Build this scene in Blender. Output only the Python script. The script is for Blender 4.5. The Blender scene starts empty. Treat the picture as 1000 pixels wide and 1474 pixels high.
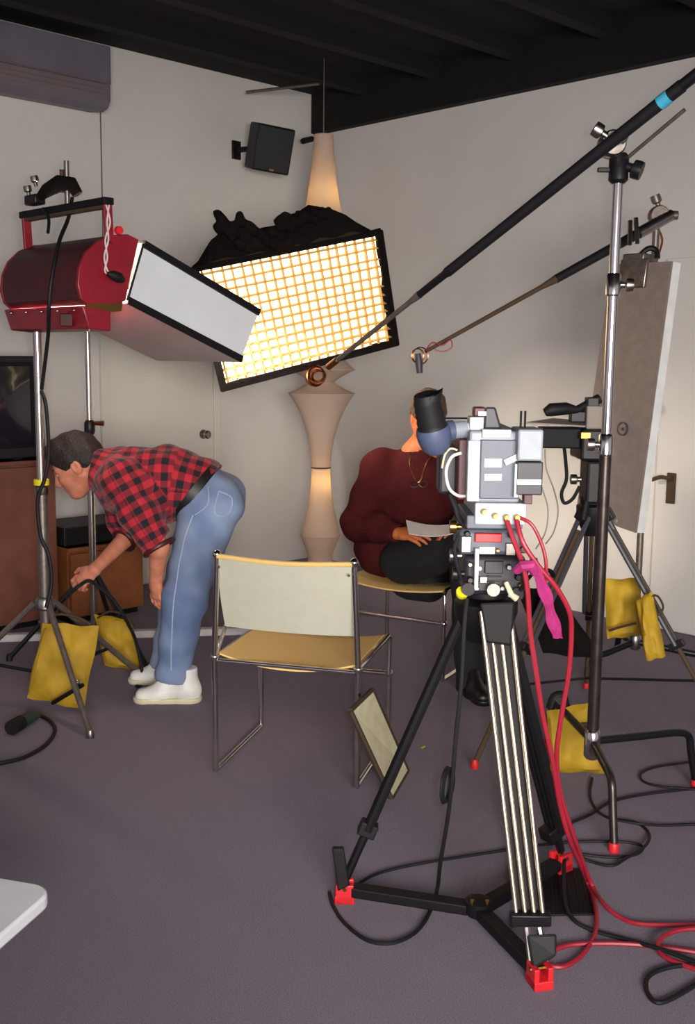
import bpy, bmesh, math, random
import numpy as np
from mathutils import Vector as V, Matrix as M3

random.seed(7)
SC = bpy.context.scene
COL = SC.collection

# ------------------------------------------------------------------ camera, light, exposure
HEAD = math.radians(45.8225)                       # the photographer looks into the corner of the room
FWD = V((math.cos(HEAD), math.sin(HEAD), 0.0))
RGT = V((math.sin(HEAD), -math.cos(HEAD), 0.0))
cam_data = bpy.data.cameras.new('camera')
cam_data.sensor_fit = 'AUTO'
cam_data.sensor_width = 36.0
cam_data.lens = 37.45
cam_data.clip_start = 0.05
cam = bpy.data.objects.new('camera', cam_data)
COL.objects.link(cam)
ROT = M3(((0.7182655, 0.0917509, -0.6896930), (-0.6956794, 0.1106237, -0.7097835), (0.0111731, 0.9896182, 0.1432864)))
cam.matrix_world = M3.Translation((0, 0, 1.5)) @ ROT.to_4x4()
SC.camera = cam

SC.view_settings.view_transform = 'Standard'
SC.view_settings.look = 'None'
SC.view_settings.gamma = 1.0
SC.view_settings.use_curve_mapping = False
SC.view_settings.exposure = 0.27

world = bpy.data.worlds.new('world')
SC.world = world
world.use_nodes = True
world.node_tree.nodes['Background'].inputs['Color'].default_value = (0.84, 0.76, 0.95, 1)
world.node_tree.nodes['Background'].inputs['Strength'].default_value = 0.46


def lamp(name, kind, loc, power, color, size=0.1, target=None, **kw):
    d = bpy.data.lights.new(name, kind)
    d.energy = power
    d.color = color
    if kind == 'AREA':
        d.shape = 'RECTANGLE'
        d.size = size
        d.size_y = kw.get('size_y', size)
        d.spread = kw.get('spread', math.pi)
    else:
        d.shadow_soft_size = size
    if kind == 'SPOT':
        d.spot_size = kw.get('angle', 1.5)
        d.spot_blend = kw.get('blend', 0.5)
    o = bpy.data.objects.new(name, d)
    COL.objects.link(o)
    o.location = loc
    if target is not None:
        o.rotation_euler = (V(target) - V(loc)).to_track_quat('-Z', 'Y').to_euler()
    return o


# the flash of the compact camera, just beside its lens
lamp('camera_flash', 'SPOT', tuple(V((0, 0, 1.5)) + RGT * 0.07 + FWD * 0.06 + V((0, 0, 0.02))), 95, (1.0, 0.96, 0.99), 0.03,
     (4.2172, 4.2683, 1.0000), angle=math.radians(84), blend=1.0)
# unseen area fill, added behind the photographer to brighten the white walls
lamp('added_wall_fill', 'AREA', (-0.6110, -1.7767, 1.5000), 46, (1.0, 0.95, 0.88), 2.2, (4.3247, 4.1637, 0.7500), size_y=1.0, spread=math.radians(66))


# ------------------------------------------------------------------ helpers
def lin(h):
    h = h.lstrip('#')
    out = []
    for i in (0, 2, 4):
        c = int(h[i:i + 2], 16) / 255
        out.append(c / 12.92 if c <= 0.04045 else ((c + 0.055) / 1.055) ** 2.4)
    return (*out, 1.0)


MATS = {}


def mat(name, col, rough=0.6, metal=0.0, col2=None, scale=20.0, bump=0.0, bscale=None, spec=None, coat=0.0, sheen=0.0,
        trans=0.0, emit=None, estr=0.0, detail=3.0, contrast=(0.35, 0.65)):
    m = bpy.data.materials.new(name)
    m.use_nodes = True
    nt = m.node_tree
    b = nt.nodes['Principled BSDF']
    c = lin(col)
    b.inputs['Base Color'].default_value = c
    b.inputs['Roughness'].default_value = rough
    b.inputs['Metallic'].default_value = metal
    if spec is not None:
        b.inputs['Specular IOR Level'].default_value = spec
    if coat:
        b.inputs['Coat Weight'].default_value = coat
    if sheen:
        b.inputs['Sheen Weight'].default_value = sheen
    if trans:
        b.inputs['Transmission Weight'].default_value = trans
    if emit:
        b.inputs['Emission Color'].default_value = lin(emit)
        b.inputs['Emission Strength'].default_value = estr
    tc = nt.nodes.new('ShaderNodeTexCoord')
    n = nt.nodes.new('ShaderNodeTexNoise')
    n.inputs['Scale'].default_value = scale
    n.inputs['Detail'].default_value = detail
    nt.links.new(tc.outputs['Object'], n.inputs['Vector'])
    r = nt.nodes.new('ShaderNodeValToRGB')
    r.color_ramp.elements[0].position, r.color_ramp.elements[1].position = contrast
    r.color_ramp.elements[0].color = c
    if col2 is None:
        k = 0.88
        r.color_ramp.elements[1].color = (c[0] * k, c[1] * k, c[2] * k, 1)
    else:
        r.color_ramp.elements[1].color = lin(col2)
    nt.links.new(n.outputs['Fac'], r.inputs['Fac'])
    nt.links.new(r.outputs['Color'], b.inputs['Base Color'])
    if bump:
        n2 = nt.nodes.new('ShaderNodeTexNoise')
        n2.inputs['Scale'].default_value = bscale or scale
        n2.inputs['Detail'].default_value = 4
        nt.links.new(tc.outputs['Object'], n2.inputs['Vector'])
        bp = nt.nodes.new('ShaderNodeBump')
        bp.inputs['Strength'].default_value = bump
        bp.inputs['Distance'].default_value = 0.01
        nt.links.new(n2.outputs['Fac'], bp.inputs['Height'])
        nt.links.new(bp.outputs['Normal'], b.inputs['Normal'])
    MATS[name] = m
    return m


mat('carpet', '#8f8592', 0.95, col2='#79707c', scale=260, bump=0.5, bscale=420, spec=0.1)
mat('plaster', '#dad6d0', 0.75, col2='#d7d3cc', scale=3, bump=0.22, bscale=110, spec=0.2)
mat('ceiling_dark', '#070605', 0.95, col2='#050404', scale=6)
mat('beam_dark', '#070605', 0.95, col2='#050404', scale=8)
mat('door_paint', '#dad6ca', 0.5, col2='#d6d2c5', scale=4)
mat('trim_paint', '#c9c8c4', 0.5, scale=5)
mat('chrome', '#d9d4cc', 0.16, 1.0, scale=8)
mat('steel', '#a8a29a', 0.32, 1.0, col2='#8d877f', scale=30)
mat('rod_steel', '#cfc2ac', 0.34, 1.0, col2='#b8ab96', scale=30)
mat('pole_steel', '#c8bfb2', 0.2, 1.0, scale=10)
mat('leg_steel', '#857a72', 0.45, 0.75, col2='#756a62', scale=40)
mat('black_metal', '#121114', 0.42, 0.0, scale=30, spec=0.35)
mat('black_satin', '#121013', 0.6, 0.0, scale=30, spec=0.22)
mat('black_cloth', '#140f0e', 0.95, 0.0, col2='#0d0a09', scale=14, bump=0.6, bscale=30, spec=0.15)
mat('black_rubber', '#151417', 0.6, scale=25, spec=0.3)
mat('dark_grey', '#3a3840', 0.5, scale=25)
mat('red_paint', '#8e1626', 0.42, col2='#7d1220', scale=12, coat=0.15)
mat('red_dark', '#4a1119', 0.5, col2='#3c0d14', scale=12)
mat('red_plastic', '#d3222a', 0.45, scale=18)
mat('red_cable', '#961c2e', 0.45, scale=25)
mat('pink_cloth', '#a02468', 0.75, col2='#8c1c58', scale=40, bump=0.3)
mat('hood_white', '#d6dadb', 0.55, scale=4)
mat('hood_grey', '#c4bcb6', 0.6, col2='#b6aca6', scale=3)
mat('sandbag', '#b8941c', 0.72, col2='#a07d14', scale=9, bump=0.5, bscale=22)
mat('strap_brown', '#4a3720', 0.8, scale=20)
mat('seat_canvas', '#dcb872', 0.7, col2='#d8b46e', scale=60, bump=0.15, bscale=300)
mat('back_canvas', '#b2b09e', 0.65, col2='#aeac9a', scale=20, bump=0.15, bscale=300)
mat('wood', '#8a5026', 0.55, col2='#7c4620', scale=10)
mat('wood_red', '#7c4a3a', 0.55, col2='#6d4030', scale=8)
mat('tv_plastic', '#17161b', 0.5, scale=20)
mat('tv_glass', '#23222a', 0.12, scale=5, coat=0.4)
mat('ac_plastic', '#6b6670', 0.5, col2='#65606a', scale=6)
mat('ac_louvre', '#6d5f62', 0.55, scale=10)
mat('speaker_black', '#101417', 0.6, scale=60)
mat('cam_grey', '#878d95', 0.45, col2='#7e848c', scale=30)
mat('cam_mid', '#565c68', 0.5, scale=30)
mat('cam_light', '#b4b8bc', 0.4, scale=30)
mat('cam_label', '#e2e0d8', 0.5, scale=30)
mat('cam_dark', '#25222b', 0.5, scale=30)
mat('vf_blue', '#47506a', 0.55, col2='#3e475f', scale=20)
mat('tan_card', '#8d8177', 0.6, scale=10)
mat('board_grey', '#84766e', 0.6, col2='#7a6c65', scale=24, detail=6)
mat('foam_white', '#e2e2de', 0.6, scale=12)
mat('blue_tape', '#3fa8c8', 0.5, scale=12)
mat('yellow_tape', '#e0d020', 0.5, scale=12)
mat('brass', '#b08a4a', 0.3, 1.0, scale=12)
mat('copper_wire', '#a8623e', 0.3, 1.0, scale=12)
mat('cream_board', '#cfc8a4', 0.7, col2='#c2ba96', scale=25)
mat('board_edge', '#3a2c1e', 0.7, scale=20)
mat('paper', '#e6e6ea', 0.7, scale=6)
mat('white_plastic', '#e6eaea', 0.4, scale=6)
mat('cord_white', '#d9c3c0', 0.8, scale=30)
mat('leg_dark', '#4c4440', 0.35, 0.8, col2='#3e3733', scale=30)
mat('cable_grey', '#9c978c', 0.6, scale=30)
mat('green_rubber', '#2a3a36', 0.6, scale=20)
mat('skin', '#c98468', 0.55, col2='#bd7458', scale=30, detail=4, spec=0.3)
mat('skin_warm', '#bb6a3c', 0.55, col2='#a85c34', scale=30, detail=4, spec=0.3)
mat('hair_dark', '#241a15', 0.65, col2='#140e0b', scale=70, bump=0.7, bscale=90)
mat('hair_brown', '#5a3a28', 0.65, col2='#41291c', scale=70, bump=0.7, bscale=90)
mat('iris', '#2a1a12', 0.3, scale=5)
mat('eye_white', '#d8d4cc', 0.3, scale=5)
mat('sweater', '#4a1a1b', 0.95, col2='#401516', scale=120, bump=0.4, bscale=200, spec=0.1)
mat('trousers', '#17161a', 0.85, col2='#111014', scale=30, bump=0.3, bscale=14)
mat('shoe_white', '#e4e4de', 0.55, col2='#d9d8cf', scale=18, bump=0.3, bscale=25)
mat('shoe_sole', '#d8cfae', 0.6, scale=18)
mat('shoe_black', '#141216', 0.4, scale=18)
mat('belt', '#16120f', 0.5, scale=18)
mat('softbox_diffuser', '#f0e2c0', 0.8, scale=3, emit='#ffe2aa', estr=3.2)
mat('grid_cloth', '#c8a468', 0.85, scale=20)


def lamp_fabric():
    m = bpy.data.materials.new('lamp_fabric')
    m.use_nodes = True
    nt = m.node_tree
    nt.nodes.remove(nt.nodes['Principled BSDF'])
    out = nt.nodes['Material Output']
    tc = nt.nodes.new('ShaderNodeTexCoord')
    wv = nt.nodes.new('ShaderNodeTexWave')
    wv.bands_direction = 'Z'
    wv.inputs['Scale'].default_value = 28
    wv.inputs['Distortion'].default_value = 0.6
    nt.links.new(tc.outputs['Object'], wv.inputs['Vector'])
    r = nt.nodes.new('ShaderNodeValToRGB')
    r.color_ramp.elements[0].color = lin('#d9c4b2')
    r.color_ramp.elements[1].color = lin('#d2bba8')
    nt.links.new(wv.outputs['Fac'], r.inputs['Fac'])
    a = nt.nodes.new('ShaderNodeBsdfDiffuse')
    b = nt.nodes.new('ShaderNodeBsdfTranslucent')
    mx = nt.nodes.new('ShaderNodeMixShader')
    mx.inputs['Fac'].default_value = 0.3
    nt.links.new(r.outputs['Color'], a.inputs['Color'])
    nt.links.new(r.outputs['Color'], b.inputs['Color'])
    nt.links.new(a.outputs[0], mx.inputs[1])
    nt.links.new(b.outputs[0], mx.inputs[2])
    nt.links.new(mx.outputs[0], out.inputs['Surface'])
    MATS['lamp_fabric'] = m


lamp_fabric()


def plaid_material():
    m = bpy.data.materials.new('plaid_flannel')
    m.use_nodes = True
    nt = m.node_tree
    b = nt.nodes['Principled BSDF']
    b.inputs['Roughness'].default_value = 0.9
    b.inputs['Sheen Weight'].default_value = 0.1
    at = nt.nodes.new('ShaderNodeAttribute')
    at.attribute_name = 'weave'
    sp = nt.nodes.new('ShaderNodeSeparateXYZ')
    nt.links.new(at.outputs['Vector'], sp.inputs[0])
    parts = []
    for ax in (0, 1):
        q = nt.nodes.new('ShaderNodeMath')
        q.operation = 'MULTIPLY'
        q.inputs[1].default_value = 1 / 0.058
        nt.links.new(sp.outputs[ax], q.inputs[0])
        fr = nt.nodes.new('ShaderNodeMath')
        fr.operation = 'FRACT'
        nt.links.new(q.outputs[0], fr.inputs[0])
        lt = nt.nodes.new('ShaderNodeMath')
        lt.operation = 'LESS_THAN'
        lt.inputs[1].default_value = 0.5
        nt.links.new(fr.outputs[0], lt.inputs[0])
        parts.append(lt)
    sm = nt.nodes.new('ShaderNodeMath')
    sm.operation = 'ADD'
    nt.links.new(parts[0].outputs[0], sm.inputs[0])
    nt.links.new(parts[1].outputs[0], sm.inputs[1])
    hf = nt.nodes.new('ShaderNodeMath')
    hf.operation = 'MULTIPLY'
    hf.inputs[1].default_value = 0.5
    nt.links.new(sm.outputs[0], hf.inputs[0])
    r = nt.nodes.new('ShaderNodeValToRGB')
    r.color_ramp.interpolation = 'CONSTANT'
    e = r.color_ramp.elements
    e[0].position, e[0].color = 0.0, lin('#b01f30')
    e[1].position, e[1].color = 0.75, lin('#15101a')
    x = e.new(0.25)
    x.color = lin('#741722')
    nt.links.new(hf.outputs[0], r.inputs['Fac'])
    nt.links.new(r.outputs['Color'], b.inputs['Base Color'])
    MATS['plaid_flannel'] = m


plaid_material()


def denim_material():
    m = mat('denim', '#6d80a0', 0.85, col2='#596c90', scale=9, bump=0.25, bscale=12, detail=6)
    nt = m.node_tree
    b = nt.nodes['Principled BSDF']
    src = b.inputs['Base Color'].links[0].from_socket
    tc = nt.nodes.new('ShaderNodeTexCoord')
    n = nt.nodes.new('ShaderNodeTexNoise')
    n.inputs['Scale'].default_value = 3.2
    n.inputs['Detail'].default_value = 2
    nt.links.new(tc.outputs['Object'], n.inputs['Vector'])
    r = nt.nodes.new('ShaderNodeValToRGB')
    r.color_ramp.elements[0].position, r.color_ramp.elements[1].position = 0.4, 0.72
    nt.links.new(n.outputs['Fac'], r.inputs['Fac'])
    mx = nt.nodes.new('ShaderNodeMix')
    mx.data_type = 'RGBA'
    mx.inputs[7].default_value = lin('#98a8c0')
    nt.links.new(r.outputs['Color'], mx.inputs[0])
    nt.links.new(src, mx.inputs[6])
    nt.links.new(mx.outputs[2], b.inputs['Base Color'])


denim_material()
mat('denim_seam', '#a4b0c4', 0.85, scale=60)


def thing(name, label, cat, loc=(0, 0, 0), group=None):
    o = bpy.data.objects.new(name, None)
    COL.objects.link(o)
    o.location = loc
    o.empty_display_size = 0.1
    o['label'] = label
    o['category'] = cat
    if group:
        o['group'] = group
    return o


def tag(o, label, cat, group=None):
    o['label'] = label
    o['category'] = cat
    if group:
        o['group'] = group
    return o


def struct(o):
    o['kind'] = 'structure'
    return o


def top_of(o):
    while o.parent is not None:
        o = o.parent
    return o


def mesh_obj(name, vs, fs, m, parent=None, smooth=True, bevel=0.0, loc=None):
    me = bpy.data.meshes.new(name)
    off = V(top_of(parent).location) if parent else (V(loc) if loc is not None else V((0, 0, 0)))
    if off.length > 0:
        vs = [(x - off.x, y - off.y, z - off.z) for x, y, z in vs]
    me.from_pydata([tuple(v) for v in vs], [], fs)
    me.materials.append(MATS[m])
    me.update()
    bm = bmesh.new()
    bm.from_mesh(me)
    bmesh.ops.recalc_face_normals(bm, faces=bm.faces)
    bm.to_mesh(me)
    bm.free()
    if smooth:
        me.polygons.foreach_set('use_smooth', [True] * len(me.polygons))
        me.set_sharp_from_angle(angle=math.radians(38))
    o = bpy.data.objects.new(name, me)
    COL.objects.link(o)
    if parent:
        o.parent = parent
    elif loc is not None:
        o.location = loc
    if bevel:
        b = o.modifiers.new('bevel', 'BEVEL')
        b.width = bevel
        b.segments = 2
        b.limit_method = 'ANGLE'
    return o


def frame(x, y=None, z=None):
    """columns = local axes in world"""
    x = V(x).normalized()
    if z is None:
        z = x.cross(V(y))
    z = V(z)
    z = (z - x * z.dot(x)).normalized()
    y = z.cross(x)
    return M3((x, y, z)).transposed()


STAGE = frame(RGT, z=(0, 0, 1))          # x right, y away from the photographer


def smooth_path(pts, n=6):
    pts = [V(p) for p in pts]
    if len(pts) < 3:
        return pts
    out = []
    for i in range(len(pts) - 1):
        p0 = pts[max(i - 1, 0)]
        p1, p2 = pts[i], pts[i + 1]
        p3 = pts[min(i + 2, len(pts) - 1)]
        for k in range(n):
            t = k / n
            out.append(0.5 * ((2 * p1) + (p2 - p0) * t + (2 * p0 - 5 * p1 + 4 * p2 - p3) * t * t + (3 * p1 - p0 - 3 * p2 + p3) * t ** 3))
    out.append(pts[-1])
    return out


class G:
    """collects shapes in world space and links them as one mesh"""

    def __init__(s):
        s.v, s.f = [], []

    def add(s, vs, fs):
        b = len(s.v)
        s.v += [tuple(v) for v in vs]
        s.f += [tuple(b + i for i in f) for f in fs]
        return s

    def box(s, c, size, R=None):
        c = V(c)
        vs = []
        for dx in (-.5, .5):
            for dy in (-.5, .5):
                for dz in (-.5, .5):
                    p = V((dx * size[0], dy * size[1], dz * size[2]))
                    vs.append(c + (R @ p if R else p))
        return s.add(vs, [(0, 1, 3, 2), (4, 6, 7, 5), (0, 4, 5, 1), (2, 3, 7, 6), (0, 2, 6, 4), (1, 5, 7, 3)])

    def hexa(s, a, b):
        """box from two quads (4 points each, same order)"""
        vs = [V(p) for p in a] + [V(p) for p in b]
        return s.add(vs, [(0, 1, 2, 3), (7, 6, 5, 4), (0, 4, 5, 1), (1, 5, 6, 2), (2, 6, 7, 3), (3, 7, 4, 0)])

    def slab(s, quad, n, t):
        n = V(n).normalized() * t
        return s.hexa(quad, [V(p) + n for p in quad])

    def tube(s, pts, r, n=10, smooth=0, caps=True, closed=False, flat=1.0):
        pts = smooth_path(pts, smooth) if smooth else [V(p) for p in pts]
        if not hasattr(r, '__len__'):
            rs = [r] * len(pts)
        elif len(r) != len(pts):
            rs = [r[0] + (r[-1] - r[0]) * i / (len(pts) - 1) for i in range(len(pts))]
        else:
            rs = list(r)
        vs, fs = [], []
        up = None
        m = len(pts)
        for i, p in enumerate(pts):
            if closed:
                t = (pts[(i + 1) % m] - pts[i - 1]).normalized()
            else:
                t = (pts[min(i + 1, m - 1)] - pts[max(i - 1, 0)]).normalized()
            if up is None:
                up = V((0, 0, 1)) if abs(t.z) < 0.9 else V((1, 0, 0))
            up = (up - t * up.dot(t))
            if up.length < 1e-6:
                up = t.orthogonal()
            up.normalize()
            sd = t.cross(up)
            for k in range(n):
                a = 2 * math.pi * k / n
                vs.append(p + (sd * math.cos(a) + up * math.sin(a) * flat) * rs[i])
        for i in range(m if closed else m - 1):
            for k in range(n):
                a, b = i * n + k, i * n + (k + 1) % n
                c, d = ((i + 1) % m) * n + (k + 1) % n, ((i + 1) % m) * n + k
                fs.append((a, b, c, d))
        if caps and not closed:
            fs.append(tuple(range(n))[::-1])
            fs.append(tuple((m - 1) * n + k for k in range(n)))
        return s.add(vs, fs)

    def lathe(s, prof, loc, axis=(0, 0, 1), n=24, caps=True):
        """prof: (radius, height) pairs along axis"""
        ax = V(axis).normalized()
        x = ax.orthogonal().normalized()
        y = ax.cross(x)
        loc = V(loc)
        vs, fs = [], []
        for r, h in prof:
            for k in range(n):
                a = 2 * math.pi * k / n
                vs.append(loc + ax * h + (x * math.cos(a) + y * math.sin(a)) * r)
        for i in range(len(prof) - 1):
            for k in range(n):
                fs.append((i * n + k, i * n + (k + 1) % n, (i + 1) * n + (k + 1) % n, (i + 1) * n + k))
        if caps:
            fs.append(tuple(range(n))[::-1])
            fs.append(tuple((len(prof) - 1) * n + k for k in range(n)))
        return s.add(vs, fs)

    def prism(s, poly, origin, R, depth):
        """2-D outline in the frame's xy, extruded along its z"""
        o = V(origin)
        n = len(poly)
        vs = [o + R @ V((x, y, 0)) for x, y in poly] + [o + R @ V((x, y, depth)) for x, y in poly]
        fs = [tuple(range(n))[::-1], tuple(range(n, 2 * n))] + [(i, (i + 1) % n, n + (i + 1) % n, n + i) for i in range(n)]
        return s.add(vs, fs)

    def ball(s, c, r, n=12):
        prof = [(max(r * math.sin(math.pi * i / 8), 1e-4), -r * math.cos(math.pi * i / 8)) for i in range(9)]
        return s.lathe(prof, c, n=n)

    def build(s, name, m, parent=None, smooth=True, bevel=0.0, loc=None):
        return mesh_obj(name, s.v, s.f, m, parent, smooth, bevel, loc)


def copy_tree(o, parent=None):
    c = o.copy()
    COL.objects.link(c)
    c.parent = parent
    for ch in list(o.children):
        copy_tree(ch, c)
    return c


def lerp(a, b, t):
    return V(a) + (V(b) - V(a)) * t


def pillow(name, quad, thick, m, parent, n=14, seed=1, power=2.6, crease=0.012):
    """stuffed cloth bag from four corner points (TL, TR, BR, BL)"""
    q = [V(p) for p in quad]
    nrm = (q[1] - q[0]).cross(q[3] - q[0]).normalized()
    rnd = random.Random(seed)
    ph = [rnd.uniform(0, 6.28) for _ in range(6)]
    vs, fs = [], []
    idx = {}
    for side in (1, -1):
        for j in range(n + 1):
            for i in range(n + 1):
                u, w = i / n, j / n
                edge = i in (0, n) or j in (0, n)
                if edge and side == -1:
                    idx[(side, i, j)] = idx[(1, i, j)]
                    continue
                p = lerp(lerp(q[0], q[1], u), lerp(q[3], q[2], u), w)
                a = abs(2 * u - 1) ** power
                b = abs(2 * w - 1) ** power
                t = math.sqrt(max((1 - a) * (1 - b), 0)) * (0.62 + 0.38 * w)
                wob = crease * (math.sin(9 * u + 5 * w + ph[0]) + math.sin(13 * w - 6 * u + ph[1]) * 0.7 + math.sin(21 * u + ph[2]) * 0.4 * (1 - w))
                p = p + nrm * side * (thick * 0.5 * t + (0 if edge else wob * t))
                if edge:
                    p = p + (q[3] - q[0]) * 0.012 * math.sin(11 * u + ph[3]) + (q[1] - q[0]) * 0.012 * math.sin(9 * w + ph[4])
                idx[(side, i, j)] = len(vs)
                vs.append(p)
    for side in (1, -1):
        for j in range(n):
            for i in range(n):
                f = (idx[(side, i, j)], idx[(side, i + 1, j)], idx[(side, i + 1, j + 1)], idx[(side, i, j + 1)])
                fs.append(f if side == 1 else f[::-1])
    return mesh_obj(name, vs, fs, m, parent)


# ------------------------------------------------------------------ smooth bodies from a distance field
class Field:
    def __init__(s, lo, hi, h):
        s.lo, s.h = np.array(lo, float), h
        s.n = np.ceil((np.array(hi, float) - s.lo) / h).astype(int) + 1
        s.a = np.full(s.n, 1.0, np.float32)

    def grid(s, lo, hi):
        i0 = np.clip(np.floor((np.array(lo) - s.lo) / s.h).astype(int), 0, s.n)
        i1 = np.clip(np.ceil((np.array(hi) - s.lo) / s.h).astype(int) + 1, 0, s.n)
        sl = tuple(slice(a, b) for a, b in zip(i0, i1))
        ax = [(s.lo[k] + s.h * np.arange(i0[k], i1[k])).astype(np.float32) for k in range(3)]
        return sl, np.meshgrid(*ax, indexing='ij')

    def merge(s, sl, d, k, cut=False):
        a = s.a[sl]
        if a.size == 0:
            return
        if cut:
            h = np.clip(0.5 - 0.5 * (a + d) / k, 0, 1)
            s.a[sl] = a * (1 - h) - d * h + k * h * (1 - h)
        else:
            h = np.clip(0.5 + 0.5 * (a - d) / k, 0, 1)
            s.a[sl] = a * (1 - h) + d * h - k * h * (1 - h)

    def cone(s, a, b, ra, rb, k=0.02, wide=None, cut=False):
        """tapered limb; wide=(axis, factor) stretches the section along axis"""
        a, b = np.array(a, float), np.array(b, float)
        pad = max(ra, rb) * (max(wide[1], 1) if wide else 1) + k * 1.5 + 0.02
        sl, (X, Y, Z) = s.grid(np.minimum(a, b) - pad, np.maximum(a, b) + pad)
        px, py, pz = X - a[0], Y - a[1], Z - a[2]
        d = b - a
        if wide:
            w = np.array(wide[0], float)
            w /= np.linalg.norm(w)
            q = (px * w[0] + py * w[1] + pz * w[2]) * (1 / wide[1] - 1)
            px, py, pz = px + q * w[0], py + q * w[1], pz + q * w[2]
            d = d + w * (d @ w) * (1 / wide[1] - 1)
        L = max(float(d @ d), 1e-9)
        t = np.clip((px * d[0] + py * d[1] + pz * d[2]) / L, 0, 1)
        dist = np.sqrt((px - t * d[0]) ** 2 + (py - t * d[1]) ** 2 + (pz - t * d[2]) ** 2) - (ra + (rb - ra) * t)
        s.merge(sl, dist, k, cut)

    def ell(s, c, rad, axes=None, k=0.02, cut=False):
        c = np.array(c, float)
        pad = max(rad) + k * 1.5 + 0.02
        sl, (X, Y, Z) = s.grid(c - pad, c + pad)
        px, py, pz = X - c[0], Y - c[1], Z - c[2]
        axes = np.eye(3) if axes is None else np.array(axes, float)
        e = [(px * u[0] + py * u[1] + pz * u[2]) for u in axes]
        k0 = np.sqrt(sum((e[i] / rad[i]) ** 2 for i in range(3)))
        k1 = np.sqrt(sum((e[i] / rad[i] ** 2) ** 2 for i in range(3))) + 1e-6
        s.merge(sl, k0 * (k0 - 1) / k1, k, cut)

    def plane_cut(s, p, n):
        """remove what lies on the +n side of the plane"""
        n = np.array(n, float)
        n /= np.linalg.norm(n)
        ax = [s.lo[k] + s.h * np.arange(s.n[k]) for k in range(3)]
        d = (ax[0][:, None, None] - p[0]) * n[0] + (ax[1][None, :, None] - p[1]) * n[1] + (ax[2][None, None, :] - p[2]) * n[2]
        s.a = np.maximum(s.a, d.astype(np.float32))

    def ripple(s, amp, fx, fy, fz, ph=0.0):
        ax = [s.lo[k] + s.h * np.arange(s.n[k]) for k in range(3)]
        w = np.sin(ax[0][:, None, None] * fx + ax[1][None, :, None] * fy + ax[2][None, None, :] * fz + ph)
        s.a += (amp * w).astype(np.float32)

    def mesh(s):
        a = s.a
        neg = a < 0
        c = np.zeros(np.array(a.shape) - 1, np.int8)
        for dx in (0, 1):
            for dy in (0, 1):
                for dz in (0, 1):
                    c += neg[dx:a.shape[0] - 1 + dx, dy:a.shape[1] - 1 + dy, dz:a.shape[2] - 1 + dz]
        act = (c > 0) & (c < 8)
        ids = -np.ones(act.shape, np.int64)
        I = np.argwhere(act)
        ids[act] = np.arange(len(I))
        acc = np.zeros((len(I), 3))
        cnt = np.zeros(len(I))
        corners = [(x, y, z) for x in (0, 1) for y in (0, 1) for z in (0, 1)]
        for p in corners:
            for ax in range(3):
                if p[ax]:
                    continue
                q = list(p)
                q[ax] = 1
                va = a[I[:, 0] + p[0], I[:, 1] + p[1], I[:, 2] + p[2]]
                vb = a[I[:, 0] + q[0], I[:, 1] + q[1], I[:, 2] + q[2]]
                m = (va < 0) != (vb < 0)
                t = np.where(m, va / np.where(m, va - vb, 1), 0)
                pt = np.array(p, float)[None, :].repeat(len(I), 0)
                pt[:, ax] += t
                acc[m] += pt[m]
                cnt[m] += 1
        vs = (I + acc / cnt[:, None]) * s.h + s.lo
        fs = []
        for ax in range(3):
            o = [k for k in range(3) if k != ax]
            e0 = np.take(neg, range(a.shape[ax] - 1), ax)
            e1 = np.take(neg, range(1, a.shape[ax]), ax)
            E = np.argwhere(e0 != e1)
            E = E[(E[:, o[0]] > 0) & (E[:, o[1]] > 0) & (E[:, o[0]] < a.shape[o[0]] - 1) & (E[:, o[1]] < a.shape[o[1]] - 1)]
            quad = []
            for da, db in ((1, 1), (0, 1), (0, 0), (1, 0)):
                q = E.copy()
                q[:, o[0]] -= da
                q[:, o[1]] -= db
                quad.append(ids[q[:, 0], q[:, 1], q[:, 2]])
            quad = np.stack(quad, 1)
            flip = e0[E[:, 0], E[:, 1], E[:, 2]]
            if ax == 1:
                flip = ~flip
            quad[~flip] = quad[~flip][:, ::-1]
            fs.append(quad)
        return vs, np.concatenate(fs)


def body_obj(name, field, m, parent, bones=None, loc=None):
    vs, fs = field.mesh()
    R = np.array([[RGT.x, RGT.y, 0], [FWD.x, FWD.y, 0], [0, 0, 1]])
    off = np.array(top_of(parent).location) if parent else np.array(loc if loc is not None else (0, 0, 0))
    w = vs @ R - off
    me = bpy.data.meshes.new(name)
    me.vertices.add(len(w))
    me.vertices.foreach_set('co', w.astype(np.float32).ravel())
    me.loops.add(fs.size)
    me.loops.foreach_set('vertex_index', fs.astype(np.int32).ravel())
    me.polygons.add(len(fs))
    me.polygons.foreach_set('loop_start', np.arange(0, fs.size, 4, dtype=np.int32))
    me.update(calc_edges=True)
    me.validate()
    me.polygons.foreach_set('use_smooth', [True] * len(me.polygons))
    me.materials.append(MATS[m])
    if bones:
        best = np.full(len(vs), 1e9)
        uv = np.zeros((len(vs), 3), np.float32)
        for a, b, r, ref, u0 in bones:
            a, b, ref = (np.array(x, float) for x in (a, b, ref))
            d = b - a
            L = np.linalg.norm(d)
            d = d / L
            ref = ref - d * (ref @ d)
            ref /= np.linalg.norm(ref)
            sd = np.cross(d, ref)
            p = vs - a
            t = np.clip(p @ d, 0, L)
            q = p - t[:, None] * d
            dist = np.linalg.norm(q, axis=1) - r
            k = dist < best
            best[k] = dist[k]
            ang = np.arctan2(q @ sd, q @ ref)
            uv[k, 0] = (u0 + p @ d)[k]
            uv[k, 1] = (ang * r)[k]
        at = me.attributes.new('weave', 'FLOAT_VECTOR', 'POINT')
        at.data.foreach_set('vector', uv.ravel())
    o = bpy.data.objects.new(name, me)
    COL.objects.link(o)
    if parent:
        o.parent = parent
    elif loc is not None:
        o.location = loc
    return o


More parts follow.
